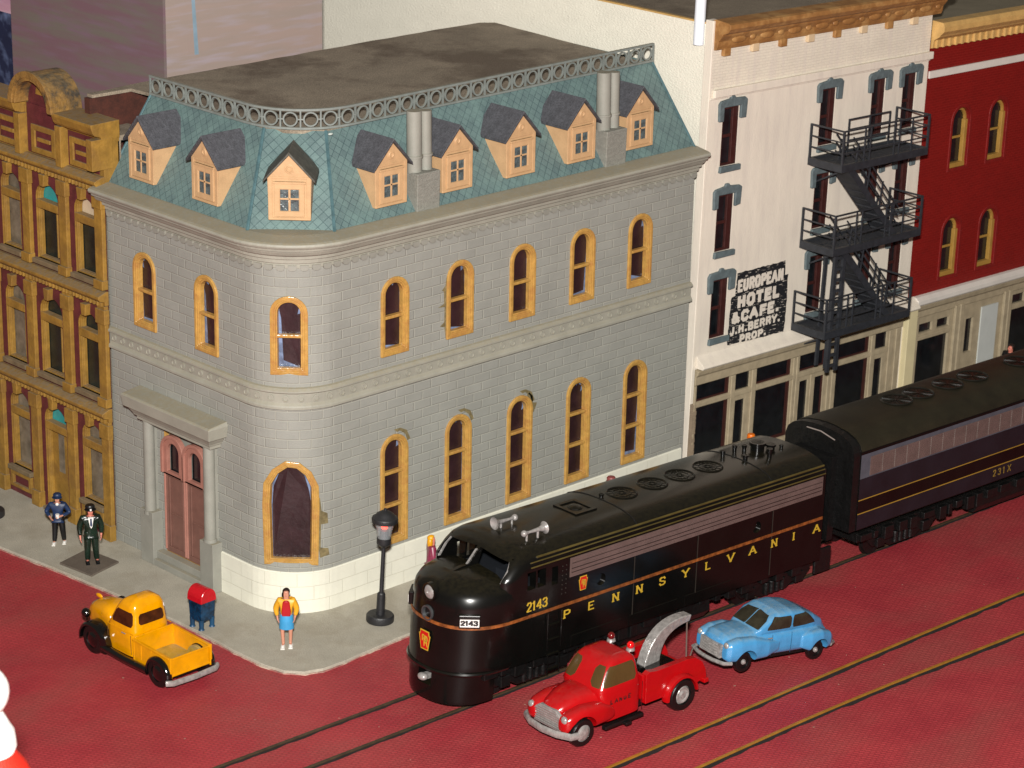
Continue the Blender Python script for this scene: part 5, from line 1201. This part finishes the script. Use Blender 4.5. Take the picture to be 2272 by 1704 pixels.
g = MB(); g.prism([(-.5, .42), (.5, .42), (.5, .8), (.3, .95), (-.3, .95), (-.5, .8)], lambda u, v, w_: (w_, u, v), 2.08, 2.19); go_ = g.obj('grille', CHROME, rt_, bevel=.02)
g = MB()
for i in range(7): z = .47+i*.062; hw_ = .47 if z < .8 else .35; g.box(2.19, 2.21, -hw_, hw_, z, z+.028)
g.obj('grille_bar', mat('bright_silver', '#b5b0ad', .25, metal=.7), go_)
bm_ = MB(); bm_.tube([(1.95, -.9, .42), (2.15, -.86, .42), (2.32, -.5, .42), (2.38, 0, .42), (2.32, .5, .42), (2.15, .86, .42), (1.95, .9, .42)], .06, 8)
for v in bm_.bm.verts: v.co.z = .42+(v.co.z-.42)*1.7
bm_.obj('front_bumper', CHROME, rt_, smooth=True)
b = MB(); b.box(-2.6, -.5, -.62, .62, .55, .8); b.box(-.56, -.46, -.7, .7, .6, 1.28); b.box(-2.72, -2.55, -.9, .9, .5, .62); b.obj('bed', RTR, rt_, bevel=.02)
b = MB(); b.box(-1.0, -.65, -.35, .35, .8, 1.12); b.box(-1.6, -1.0, -.3, .3, .8, 1.02); b.cyl((-.85, -.3, 1.12), (-.85, .3, 1.12), .13, n=12); b.box(-2.0, -.9, -.4, .4, 1.1, 1.14); b.obj('winch', BTR, rt_, bevel=.02)
bo2 = MB(); n = 12; rings = []
for i in range(n+1):
    u = i/n; a = math.radians(150-115*u) ; 
    p0 = Vector((-1.05, 1.05)); p1 = Vector((-1.35, 2.35)); p2 = Vector((-2.5, 2.45)); q = (1-u)**2*p0+2*u*(1-u)*p1+u*u*Vector((-2.75, 2.15)); d = (2*(1-u)*(p1-p0)+2*u*(Vector((-2.75, 2.15))-p1)).normalized(); nn = Vector((-d.y, d.x)); th_ = .42*(1-u)+.2
    rings.append([(q.x+nn.x*0, -.17, q.y+nn.y*0), (q.x, .14, q.y), (q.x+nn.x*th_*.2, .14, q.y+nn.y*th_*.2), (q.x+nn.x*th_, .1, q.y+nn.y*th_-.0), (q.x+nn.x*th_, -.1, q.y+nn.y*th_), (q.x+nn.x*th_*.2, -.14, q.y+nn.y*th_*.2)])
bo2.loft(rings); bo2.obj('boom', CHROME, rt_, bevel=.03, smooth=True, ang=60)
ca = MB(); ca.tube([(-2.72, 0, 2.12), (-2.74, 0, 1.4), (-2.76, -.0, .72)], .022, 6); ca.tube([(-2.72, -.3, .5), (-2.95, -.38, .3), (-3.2, -.38, .38), (-3.28, -.36, .62), (-3.3, -.3, .85)], .022, 6); ca.obj('hook_wire', mat('wire', '#8b7d74', .35, metal=.6), rt_, smooth=True)
for sg in (-1, 1): f = MB(); f.tube([(-.36, sg*.79, .44), (-.36, sg*.8, .8), (-.36, sg*.8, 1.2)], .008, 5); f.obj('door_seam', mat('seam_maroon', '#3d0306', .5), rt_)
for sg in (1,): lettering('door_lettering', 'LANGE', (.75, .792, .86), (-1, 0, 0), (0, 0, 1), .13, .028, BLK, rt_, pitch=.155, depth=.004)
f = MB(); f.box(-2.6, 2.0, -.4, .4, .25, .5); f.obj('chassis', BLACKM, rt_)
# --- blue saloon
bc = thing('saloon_car', 'light blue rounded old saloon car with its nose lifted behind the tow truck', 'car')
bc.matrix_world = Matrix.Translation((8.1, -10.3, GZ+.17)) @ Matrix.Rotation(math.radians(170.5), 4, 'Z') @ Matrix.Rotation(math.radians(-6.0), 4, 'Y') @ Matrix.Diagonal((.94, 1, 1, 1))
bmb = xstack([(2.02, .2, .42, .78), (1.96, .4, .36, .9), (1.8, .5, .32, 1.0), (1.4, .56, .3, 1.06), (.8, .64, .28, 1.08), (.2, .7, .28, 1.06), (-.8, .71, .28, 1.04), (-1.4, .66, .3, .98), (-1.8, .54, .32, .86), (-2.05, .36, .36, .68), (-2.12, .2, .42, .58)], 3.4, 28)
GH = [(1.02, .5, .8, 1.0), (.76, .6, .9, 1.18), (.45, .64, .9, 1.42), (.15, .655, .9, 1.53), (-.3, .65, .9, 1.56), (-.8, .62, .9, 1.49), (-1.25, .54, .85, 1.32), (-1.65, .42, .8, 1.1), (-1.95, .26, .6, .8)]
xstack(GH, 4.2, 28, bmb)
for sg in (-1, 1):
    xstack([(.15, .03, .5, .75, sg*.69), (.6, .14, .36, .86, sg*.68), (1.1, .19, .32, .98, sg*.64), (1.6, .21, .32, .98, sg*.59), (1.9, .18, .34, .9, sg*.56), (2.02, .1, .42, .8, sg*.54)], 2.6, 24, bmb)
    xstack([(-.7, .04, .45, .8, sg*.71), (-1.0, .15, .34, .9, sg*.7), (-1.4, .19, .32, .92, sg*.67), (-1.8, .16, .32, .8, sg*.6), (-2.02, .08, .36, .64, sg*.52)], 2.6, 24, bmb)
def fuse(o, vox, it=6):
    md = o.modifiers.new('r', 'REMESH'); md.mode = 'VOXEL'; md.voxel_size = vox; md.use_smooth_shade = True
    ms = o.modifiers.new('s', 'SMOOTH'); ms.iterations = it; ms.factor = .5
    bpy.context.view_layer.update(); bake(o); return o
bod = bmb.obj('body', BCAR, bc); fuse(bod, .016, 14); bod.data.materials.clear(); bod.data.materials.append(BCAR)
for sg in (-1, 1):
    for cx in (1.35, -1.35):
        c = MB(); c.cyl((cx, sg*.45, .33), (cx, sg*1.3, .33), .35, n=28); cut(bod, [c])
        wheel(bc, cx, sg*.58, .29, .17, CHROME, sg, hubr=.22)
    f = MB(); f.sphere((1.99, sg*.56, .8), .09, 8, (.6, 1, 1)); f.obj('headlight', CHROME, bod, smooth=True)
    f = MB(); f.box(.45, .6, min(sg*.7, sg*.74), max(sg*.7, sg*.74), .88, .9); f.obj('door_handle', CHROME, bod)
for p in bod.data.polygons: p.use_smooth = True
bod.data.set_sharp_from_angle(angle=math.radians(60))
def sidepane(x0, x1, z0, z1, sg, nm_='side_window', lean=.0, cutx=0):
    def yof(x, z):
        for a, b in zip(GH, GH[1:]):
            if b[0] <= x <= a[0]:
                k = (a[0]-x)/(a[0]-b[0]); w_, zb_, zt_ = [a[i]+(b[i]-a[i])*k for i in (1, 2, 3)]; q = min(.999, abs((z-(zb_+zt_)/2)/((zt_-zb_)/2))); return w_*(1-q**4.2)**(1/4.2)
        return .5
    m = MB(); nx, nz = 8, 5; G_ = []
    tl = x0+(-cutx if cutx < 0 else 0); tr_ = x1-(cutx if cutx > 0 else 0)
    for o_ in (.014, -.05):
        g = []
        for j in range(nz+1):
            q = j/nz; rnd_ = .04*max(0, abs(q-.5)*2-.7)/.3; a_ = x0+(tl-x0)*q+rnd_; b_ = x1+(tr_-x1)*q-rnd_; z = z0+(z1-z0)*q
            g.append([m.v((a_+(b_-a_)*i/nx, sg*(yof(a_+(b_-a_)*i/nx, z)+o_), z)) for i in range(nx+1)])
        G_.append(g)
    for g in G_:
        for j in range(nz):
            for i in range(nx): m.f([g[j][i], g[j][i+1], g[j+1][i+1], g[j+1][i]])
    A, B = G_
    for j in range(nz):
        for i in (0, nx): m.f([A[j][i], A[j+1][i], B[j+1][i], B[j][i]])
    for i in range(nx):
        for j in (0, nz): m.f([A[j][i], A[j][i+1], B[j][i+1], B[j][i]])
    m.obj(nm_, OLIVEW, bod)
for sg in (-1, 1):
    sidepane(-.26, .62, 1.08, 1.42, sg, cutx=.26); sidepane(-1.3, -.33, 1.08, 1.42, sg, cutx=-.4)
ws = MB()
for sg in (-1, 1): ws.prism([(sg*.025, 1.12), (sg*.53, 1.1), (sg*.52, 1.3), (sg*.44, 1.42), (sg*.025, 1.45)], lambda u, v, w_: (.9-(v-1.1)*1.4-abs(u)**2*.22+w_, u, v), -.1, .035)
ws.obj('windscreen', OLIVEW, bod, bevel=.01)
g = MB(); g.box(1.98, 2.07, -.42, .42, .4, .78)
for i in range(5): g.tube([(1.98, -.46, .44+i*.075), (2.08, -.25, .44+i*.075), (2.1, 0, .44+i*.075), (2.08, .25, .44+i*.075), (1.98, .46, .44+i*.075)], .022, 6)
g.obj('grille', CHROME, bod, smooth=True)
g = MB(); g.tube([(1.85, -.72, .34), (2.08, -.66, .34), (2.2, -.3, .34), (2.22, 0, .34), (2.2, .3, .34), (2.08, .66, .34), (1.85, .72, .34)], .055, 8); g.obj('front_bumper', CHROME, bc, smooth=True)
g = MB(); g.tube([(-1.95, -.6, .36), (-2.16, -.5, .36), (-2.22, 0, .36), (-2.16, .5, .36), (-1.95, .6, .36)], .05, 8); g.obj('rear_bumper', CHROME, bc, smooth=True)
g = MB(); g.box(-1.9, 1.8, -.45, .45, .2, .36); g.obj('chassis', BLACKM, bc)
for sg in (-1, 1):
    for x in (.42, -.3): g = MB(); g.tube([(x, sg*.706, .38), (x, sg*.716, .6), (x, sg*.712, .8), (x, sg*.69, .96)], .007, 5); g.obj('door_seam', mat('seam_navy', '#1c3f58', .5), bc)

# ------------------------------------------------------------------ street lamps, postbox, base plate
def lamp(loc, label, tilt=0):
    L = thing('street_lamp', label, 'street lamp', loc, (0, tilt, -.4), 'black street lamps on the pavement')
    m = MB(); m.lathe([(.001, .0), (.37, .0), (.39, .03), (.39, .18), (.36, .22), (.001, .22)], n=32); b = m.obj('base', LAMPB, L, smooth=True)
    for a in (.6, 3.6): m = MB(); m.cyl((.25*math.cos(a), .25*math.sin(a), .2), (.25*math.cos(a), .25*math.sin(a), .224), .035, n=10); m.obj('screw_hole', BLK, b)
    m = MB(); m.lathe([(.001, .2), (.12, .2), (.115, .82), (.09, .86), (.06, .88), (.055, 2.3), (.05, 2.32), (.001, 2.32)], n=20); m.obj('pole', LAMPB, L, smooth=True)
    m = MB(); m.lathe([(.06, 2.2), (.17, 2.3), (.2, 2.34), (.2, 2.5), (.001, 2.5)], n=24); m.obj('lantern_cup', LAMPB, L, smooth=True)
    m = MB(); m.lathe([(.19, 2.5), (.215, 2.7), (.29, 3.0), (.28, 3.0), (.205, 2.7), (.18, 2.5), (.19, 2.5)], n=24, cap=False); m.obj('lantern_glass', glass('lamp_glass', '#b5babd', .06, .2), L, smooth=True)
    m = MB(); m.cyl((0, 0, 2.5), (0, 0, 2.72), .13, .125, 16); m.obj('lamp_holder', mat('lamp_grey', '#3a3a3e', .4), L, smooth=True)
    m = MB(); m.sphere((0, 0, 2.8), .075, 8, (1.3, 1.3, .8)); m.obj('bulb', emis('lit_bulb', '#ff3a10', 3.0), L, smooth=True)
    m = MB(); m.lathe([(.3, 2.94), (.36, 2.97), (.37, 3.06), (.35, 3.1), (.3, 3.12), (.24, 3.2), (.12, 3.28), (.05, 3.3), (.05, 3.35), (.001, 3.37)], n=32); m.obj('lamp_cap', LAMPB, L, smooth=True)
    return L
lamp((1.98, -1.56, 0), 'black street lamp with small lit orange bulb standing beside the locomotive nose', .045)
lamp((-1.78, 11.95, 0), 'street lamp at the left edge, only its round black base in view', .0)
mbx = thing('postbox', 'red-topped blue mailbox on four legs by the pavement corner', 'postbox', (-1.9, 1.44, 0), (0, 0, math.radians(3)))
m = MB(); m.loft([[(sx*.24, sy*.24, .24) for sx, sy in ((-1, -1), (1, -1), (1, 1), (-1, 1))], [(sx*.26, sy*.27, .82) for sx, sy in ((-1, -1), (1, -1), (1, 1), (-1, 1))]]); m.obj('box', MBLUE, mbx, bevel=.02)
m = MB(); m.prism([(-.28, .8), (.28, .8)]+[(.28*math.cos(PI*i/12), .84+.36*math.sin(PI*i/12)**.85) for i in range(13)], lambda u, v, w_: (u, w_, v), -.3, .3); m.obj('domed_top', MRED, mbx, bevel=.03, seg=3)
for sx in (-1, 1):
    for sy in (-1, 1): m = MB(); m.cyl((sx*.19, sy*.19, .02), (sx*.19, sy*.19, .3), .065, .075, 12); m.cyl((sx*.19, sy*.19, .0), (sx*.19, sy*.19, .04), .09, .07, 12); m.obj('leg', mat('leg_blue', '#0f3a58', .5, var=.3), mbx, smooth=True)
pl = MB(); pl.prism([(-2.38, 7.55), (-2.22, 6.2), (-1.04, 6.5), (-1.2, 7.86)], lambda u, v, w_: (u, v, w_), .003, .06); tag(pl.obj('base_plate', PLATE, bevel=.008), 'thin square grey plate on the pavement under the green-suited man', 'base plate')

# ------------------------------------------------------------------ people
def skinmesh(name, pts, edges, m, parent, sub=2, root=0):
    """pts: {key: (x,y,z,r)}"""
    keys = list(pts); me = bpy.data.meshes.new(name); me.from_pydata([pts[k][:3] for k in keys], [(keys.index(a), keys.index(b)) for a, b in edges], [])
    o = bpy.data.objects.new(name, me); COL.objects.link(o); me.materials.append(m)
    sk = o.modifiers.new('skin', 'SKIN')
    for i, k in enumerate(keys):
        r_ = pts[k][3]; r_ = r_ if isinstance(r_, tuple) else (r_, r_)
        me.skin_vertices[0].data[i].radius = r_; me.skin_vertices[0].data[i].use_root = (i == root)
    o.modifiers.new('sub', 'SUBSURF').levels = sub; o.modifiers['sub'].render_levels = sub
    bpy.context.view_layer.update(); bake(o)
    for p in o.data.polygons: p.use_smooth = True
    o.data.materials.clear(); o.data.materials.append(m); o.parent = parent; return o
def person(label, loc, rot, h=1.75, skin=SKIN, top=NAVY, legs=BLKC, shoes=WCL, hair=HAIRB, hat=None, skirt=None, pose=None, female=False, cat='person', bare_arms=False, extra=None):
    P_ = thing('person', label, cat, loc, (0, 0, rot)); P_.scale = (h/1.75*1.17, h/1.75*1.17, h/1.75)
    J = dict(pel=(0, 0, .95, (.135, .1)), sp=(0, 0, 1.12, (.125, .095)), ch=(0, 0, 1.33, (.15, .105)), nk=(0, 0, 1.49, .055), hd0=(0, -.015, 1.57, (.07, .08)), hd1=(0, -.015, 1.66, (.078, .09)), hd2=(0, -.005, 1.72, (.055, .065)))
    sw_ = .17 if female else .2
    pz = dict(elL=(.25, 0, 1.14), wrL=(.27, -.06, .9), elR=(-.25, 0, 1.14), wrR=(-.27, -.06, .9), knL=(.1, -.02, .5), knR=(-.1, -.02, .5), anL=(.1, .01, .09), anR=(-.1, .01, .09)); pz.update(pose or {})
    for s, k in ((1, 'L'), (-1, 'R')):
        J['sh'+k] = (s*sw_, 0, 1.42, .06); J['el'+k] = (*pz['el'+k], .045); J['wr'+k] = (*pz['wr'+k], .03)
        w_ = Vector(pz['wr'+k]); e_ = Vector(pz['el'+k]); d = (w_-e_).normalized(); side = d.cross(Vector((s, 0, 0))); side = side.normalized() if side.length > .2 else Vector((0, -1, 0))
        pm = w_+d*.07; J['pm'+k] = (*pm, (.035, .02))
        for i, (o_, ln) in enumerate(((-.03, .065), (-.01, .08), (.01, .075), (.03, .055))):
            b = pm+side*o_+d*.03; J[f'f{i}a{k}'] = (*b, .010); J[f'f{i}b{k}'] = (*(b+d*ln*.6-Vector((s, 0, 0))*.008), .009); J[f'f{i}c{k}'] = (*(b+d*ln-Vector((s, 0, 0))*.025), .008)
        b = w_+d*.03-side*-.035; J['t0'+k] = (*b, .012); J['t1'+k] = (*(b+side*.03+d*.035), .010)
        J['hp'+k] = (s*.085, 0, .88, .085); J['kn'+k] = (*pz['kn'+k], .055); J['an'+k] = (*pz['an'+k], .04)
        a = Vector(pz['an'+k]); J['to'+k] = (a.x+s*.02, a.y-.14, .04, (.04, .03))
    E_ = [('pel', 'sp'), ('sp', 'ch'), ('ch', 'nk'), ('nk', 'hd0'), ('hd0', 'hd1'), ('hd1', 'hd2')]
    for k in 'LR':
        E_ += [('ch', 'sh'+k), ('sh'+k, 'el'+k), ('el'+k, 'wr'+k), ('wr'+k, 'pm'+k), ('pm'+k, 't0'+k), ('t0'+k, 't1'+k), ('pel', 'hp'+k), ('hp'+k, 'kn'+k), ('kn'+k, 'an'+k), ('an'+k, 'to'+k)]
        for i in range(4): E_ += [('pm'+k, f'f{i}a{k}'), (f'f{i}a{k}', f'f{i}b{k}'), (f'f{i}b{k}', f'f{i}c{k}')]
    J['nose'] = (0, -.1, 1.62, .016); E_.append(('hd0', 'nose'))
    body_ = skinmesh('body', J, E_, skin, P_, 2, 0)
    def cloth(name, keys, infl, m, over=None):
        Q = {k: (*J[k][:3], tuple(x+infl for x in (J[k][3] if isinstance(J[k][3], tuple) else (J[k][3],)*2))) for k in keys}
        if over: Q.update(over)
        return skinmesh(name, Q, [(a, b) for a, b in E_ if a in Q and b in Q], m, P_, 2, 0)
    ov = {}
    for k in 'LR':
        w_, e_ = Vector(J['wr'+k][:3]), Vector(J['el'+k][:3]); ov['wr'+k] = (*(e_+(w_-e_)*.92), (.045, .045))
    ov['nk'] = (0, 0, 1.455, .08); J['hem'] = (0, 0, .8, (.15, .12)); E_.append(('pel', 'hem')); J['wst'] = (0, 0, 1.08, (.12, .09)); E_.append(('pel', 'wst'))
    if skirt: J.pop('hem')
    cloth('jacket', [q for q in ['pel', 'hem', 'sp', 'ch', 'nk', 'shL', 'elL', 'wrL', 'shR', 'elR', 'wrR'] if q in J], .035, top, ov)
    if skirt:
        m = MB(); m.lathe([(.13, 1.03), (.16, .95), (.175, .75), (.18, .56), (.16, .55), (.14, .8), (.12, 1.02)], n=20)
        for v in m.bm.verts: v.co.y *= .8
        m.obj('skirt', skirt, P_, smooth=True)
    else:
        lg = {'anL': (J['anL'][0], J['anL'][1], .06, .07), 'anR': (J['anR'][0], J['anR'][1], .06, .07)}; cloth('trousers', ['pel', 'wst', 'hpL', 'knL', 'anL', 'hpR', 'knR', 'anR'], .032, legs, lg)
    for s, k in ((1, 'L'), (-1, 'R')):
        a = J['an'+k]; m = xstack([], 3) if False else MB(); m.sphere((a[0]+s*.01, a[1]-.06, .045), .06, 8, (.85, 2.3, .8)); m.box(a[0]-.05+s*.01, a[0]+.05+s*.01, a[1]-.2, a[1]+.07, 0, .02); m.obj('shoe', shoes, P_, smooth=True)
    m = MB(); m.sphere((0, .01, 1.68), .105, 10, (.88, 1.02, .95)); ho_ = m
    if female: m.sphere((-.02, .045, 1.54), .1, 8, (.95, .8, 1.7))
    for v in m.bm.verts:
        if v.co.y < -.03 and v.co.z < 1.72: v.co.y = -.03
    m.obj('hair', hair, P_, smooth=True)
    if hat:
        m = MB(); m.lathe([(.105, 1.695), (.118, 1.71), (.125, 1.77), (.1, 1.81), (.001, 1.82)], n=18); m.lathe([(.001, 1.69), (.15, 1.685), (.14, 1.7), (.001, 1.705)], (0, -.05, 0), 18); m.obj('cap', hat, P_, smooth=True)
    return P_, J
pb_, J = person('person in navy jacket and cap, white shoes, holding a white cup', (-1.46, 8.9, 0), math.radians(-42), 1.52, top=NAVY, legs=BLKC, shoes=WCL, hat=NAVY,
    pose=dict(elL=(.34, .02, 1.12), wrL=(.13, -.2, 1.08), elR=(-.34, .04, 1.14), wrR=(-.2, -.2, 1.04), knL=(.13, -.04, .5), anL=(.15, .06, .09), anR=(-.12, -.06, .09)))
m = MB(); m.cyl((.02, -.26, 1.03), (.02, -.26, 1.17), .05, .06, 12); cup = m.obj('cup', WCL, smooth=True); cup.matrix_world = pb_.matrix_world; cup.location = pb_.location; cup.rotation_euler = pb_.rotation_euler; cup.scale = pb_.scale; tag(cup, 'small white cup held by the person in the navy jacket', 'cup')
m = MB(); m.sphere((0, -.09, 1.45), .05, 8, (1, .7, 1.1)); m.obj('shirt_collar', WCL, pb_, smooth=True)
pg, J = person('person in dark green suit, white shirt, tie and black beret on grey plate', (-1.66, 6.96, .06), math.radians(-30), 1.74, skin=SKINP, top=GRNC, legs=GRNC, shoes=BLKC, hat=BLKC,
    pose=dict(elL=(.27, .03, 1.12), wrL=(.25, -.04, .88), elR=(-.28, .03, 1.12), wrR=(-.27, -.06, .86), knL=(.1, -.03, .5), anL=(.13, .02, .09)))
m = MB(); m.prism([(-.07, 1.47), (-.03, 1.2), (0, 1.14), (.03, 1.2), (.07, 1.47)], lambda u, v, w_: (u, w_-.03*(1.47-v)/.3, v), -.145, -.1); so = m.obj('shirt', WCL, pg)
m = MB(); m.prism([(-.02, 1.44), (-.028, 1.24), (0, 1.19), (.028, 1.24), (.02, 1.44)], lambda u, v, w_: (u, w_-.03*(1.47-v)/.3, v), -.155, -.145); m.obj('tie', NAVY, pg)
m = MB(); m.box(-.02, .02, -.205, -.19, 1.7, 1.76); m.obj('cap_badge', WCL, pg)
pw, J = person('person with dark hair in yellow jacket, red top and light blue skirt', (-.98, -1.1, 0), math.radians(-42), 1.68, top=YCL, shoes=WCL, hair=HAIRB, skirt=BCL, female=True,
    pose=dict(elL=(.25, .03, 1.14), wrL=(.21, -.02, .92), elR=(-.26, .04, 1.14), wrR=(-.22, .0, .9), anL=(.09, .02, .09), anR=(-.08, -.03, .09)))
m = MB(); m.prism([(-.1, .97), (.1, .97), (.115, 1.12), (.1, 1.25), (.085, 1.4), (.04, 1.45), (-.04, 1.45), (-.085, 1.4), (-.1, 1.25), (-.115, 1.12)], lambda u, v, w_: (u, w_-.04*math.cos(u*12)-.02*math.sin((v-.97)*6), v), -.115, .0); m.obj('red_top', RCL, pw, bevel=.02, smooth=True)
pg2, J = person('person with yellow hair and magenta top, half hidden behind the locomotive cab', (4.5, -.9, 0), math.radians(60), 1.66, skin=SKINP, top=MAG, legs=MAG, hair=HAIRY, female=True)
pr2, J = person('person behind the train, only a dusty red hat showing', (11.55, -1.16, 0), math.radians(-30), 1.66, top=NAVY, hat=mat('dusty_red_hat', '#7d3a38', .5))
po2, J = person('person behind the locomotive end, only an orange hat showing', (17.75, -1.3, 0), math.radians(-30), 1.55, top=NAVY, hat=ORNG)
pp2, J = person('person with dark hair and pink face before the red building shopfront', (30.9, -1.7, -.0), math.radians(-90), 1.78, skin=SKINP, top=BLKC)
# ------------------------------------------------------------------ fluffy red and white ornament in the near left corner
fx, fy_ = -18.54, -13.93
fg = thing('fluffy_ornament', 'blurred ornament with white fluffy ball and collar over a bright red body, lower left edge', 'ornament', (fx, fy_, GZ))
FLUFF = mat('white_fluff', '#f4f2ee', .9, var=.03, bump=.8, bscale=6); FRED = mat('bright_red_felt', '#d8230c', .7, var=.08, bump=.4)
m = MB(); m.sphere((-.08, .08, 9.1), .52, 14); m.obj('pompom', FLUFF, fg, smooth=True)
m = MB(); m.lathe([(.001, 7.7), (.4, 7.75), (.5, 8.0), (.46, 8.3), (.25, 8.7), (.001, 8.8)], n=28); m.obj('fur_trim', FLUFF, fg, smooth=True)
m = MB(); m.lathe([(.001, 0), (2.4, 0), (2.3, 1.5), (1.7, 4.5), (1.0, 6.8), (.66, 7.6), (.4, 7.95), (.001, 8.0)], n=36); m.obj('red_coat', FRED, fg, smooth=True)
# scattered lint and paint flakes on the street
ln_ = MB(); r = random.Random(12)
for i in range(150):
    x, y = r.uniform(-9, 20), r.uniform(-15, 9)
    if y > -3 and x > -3: continue
    s = r.uniform(.006, .018); a = r.uniform(0, PI); z = GZ+.002; u = Vector((math.cos(a), math.sin(a), 0))*s*r.uniform(.8, 2); v = Vector((-math.sin(a), math.cos(a), 0))*s*.6; c = Vector((x, y, z))
    P8 = [c-u-v, c+u-v, c+u+v, c-u+v]; A = [ln_.v(p) for p in P8]; B = [ln_.v(p+Vector((0, 0, .012))) for p in P8]
    ln_.f(B)
    for k in range(4): ln_.f([A[k], A[(k+1) % 4], B[(k+1) % 4], B[k]])
tag(ln_.obj('lint', mat('lint', '#8d6a5c', .9)), kind='stuff')

# ------------------------------------------------------------------ repeated mouldings become parts of their own
def split_parts(base, new):
    for o in [q for q in COL.objects if q.type == 'MESH' and q.name.split('.')[0] == base]:
        bm = bmesh.new(); bm.from_mesh(o.data); bm.verts.ensure_lookup_table(); isl = []; seen = set()
        for v in bm.verts:
            if v.index in seen: continue
            st_, comp = [v], []; seen.add(v.index)
            while st_:
                a = st_.pop(); comp.append(a.index)
                for e in a.link_edges:
                    b = e.other_vert(a)
                    if b.index not in seen: seen.add(b.index); st_.append(b)
            cs = [bm.verts[i].co for i in comp]; isl.append((comp, [min(c[k] for c in cs)-.004 for k in range(3)], [max(c[k] for c in cs)+.004 for k in range(3)]))
        groups = []
        for comp, lo, hi in isl:
            comp = set(comp); hit = [g for g in groups if all(g[1][k] <= hi[k] and g[2][k] >= lo[k] for k in range(3))]
            for g in hit:
                comp |= g[0]; lo = [min(lo[k], g[1][k]) for k in range(3)]; hi = [max(hi[k], g[2][k]) for k in range(3)]; groups.remove(g)
            groups.append([comp, lo, hi])
        bm.free()
        if len(groups) < 2: o.name = new; continue
        for comp, lo, hi in groups:
            b2 = bmesh.new(); b2.from_mesh(o.data); b2.verts.ensure_lookup_table()
            bmesh.ops.delete(b2, geom=[v for v in b2.verts if v.index not in comp], context='VERTS')
            me = bpy.data.meshes.new(new); b2.to_mesh(me); b2.free()
            for m in o.data.materials: me.materials.append(m)
            n = o.copy(); n.data = me; n.name = new; COL.objects.link(n)
        kids = [c for c in COL.objects if c.parent == o]
        for c in kids: c.parent = n
        bpy.data.objects.remove(o, do_unlink=True)
for a, b in (('rosette_row', 'rosette'), ('dentil_row', 'dentil'), ('hip_strip', 'hip_strip'), ('parapet_panel', 'parapet_panel'), ('parapet_cornice', 'parapet_cornice'), ('corner_post', 'corner_post'), ('pilaster_set', 'pilaster'),
             ('portal_base', 'portal_base'), ('parapet_field', 'parapet_field'), ('parapet', 'parapet'), ('door_moulding', 'door_moulding'), ('cornice_ornament', 'cornice_ornament'), ('road_name', 'letter'), ('unit_number', 'letter'), ('grille_divider', 'grille_divider'), ('pillar_highlight', 'pillar_highlight')): split_parts(a, b)
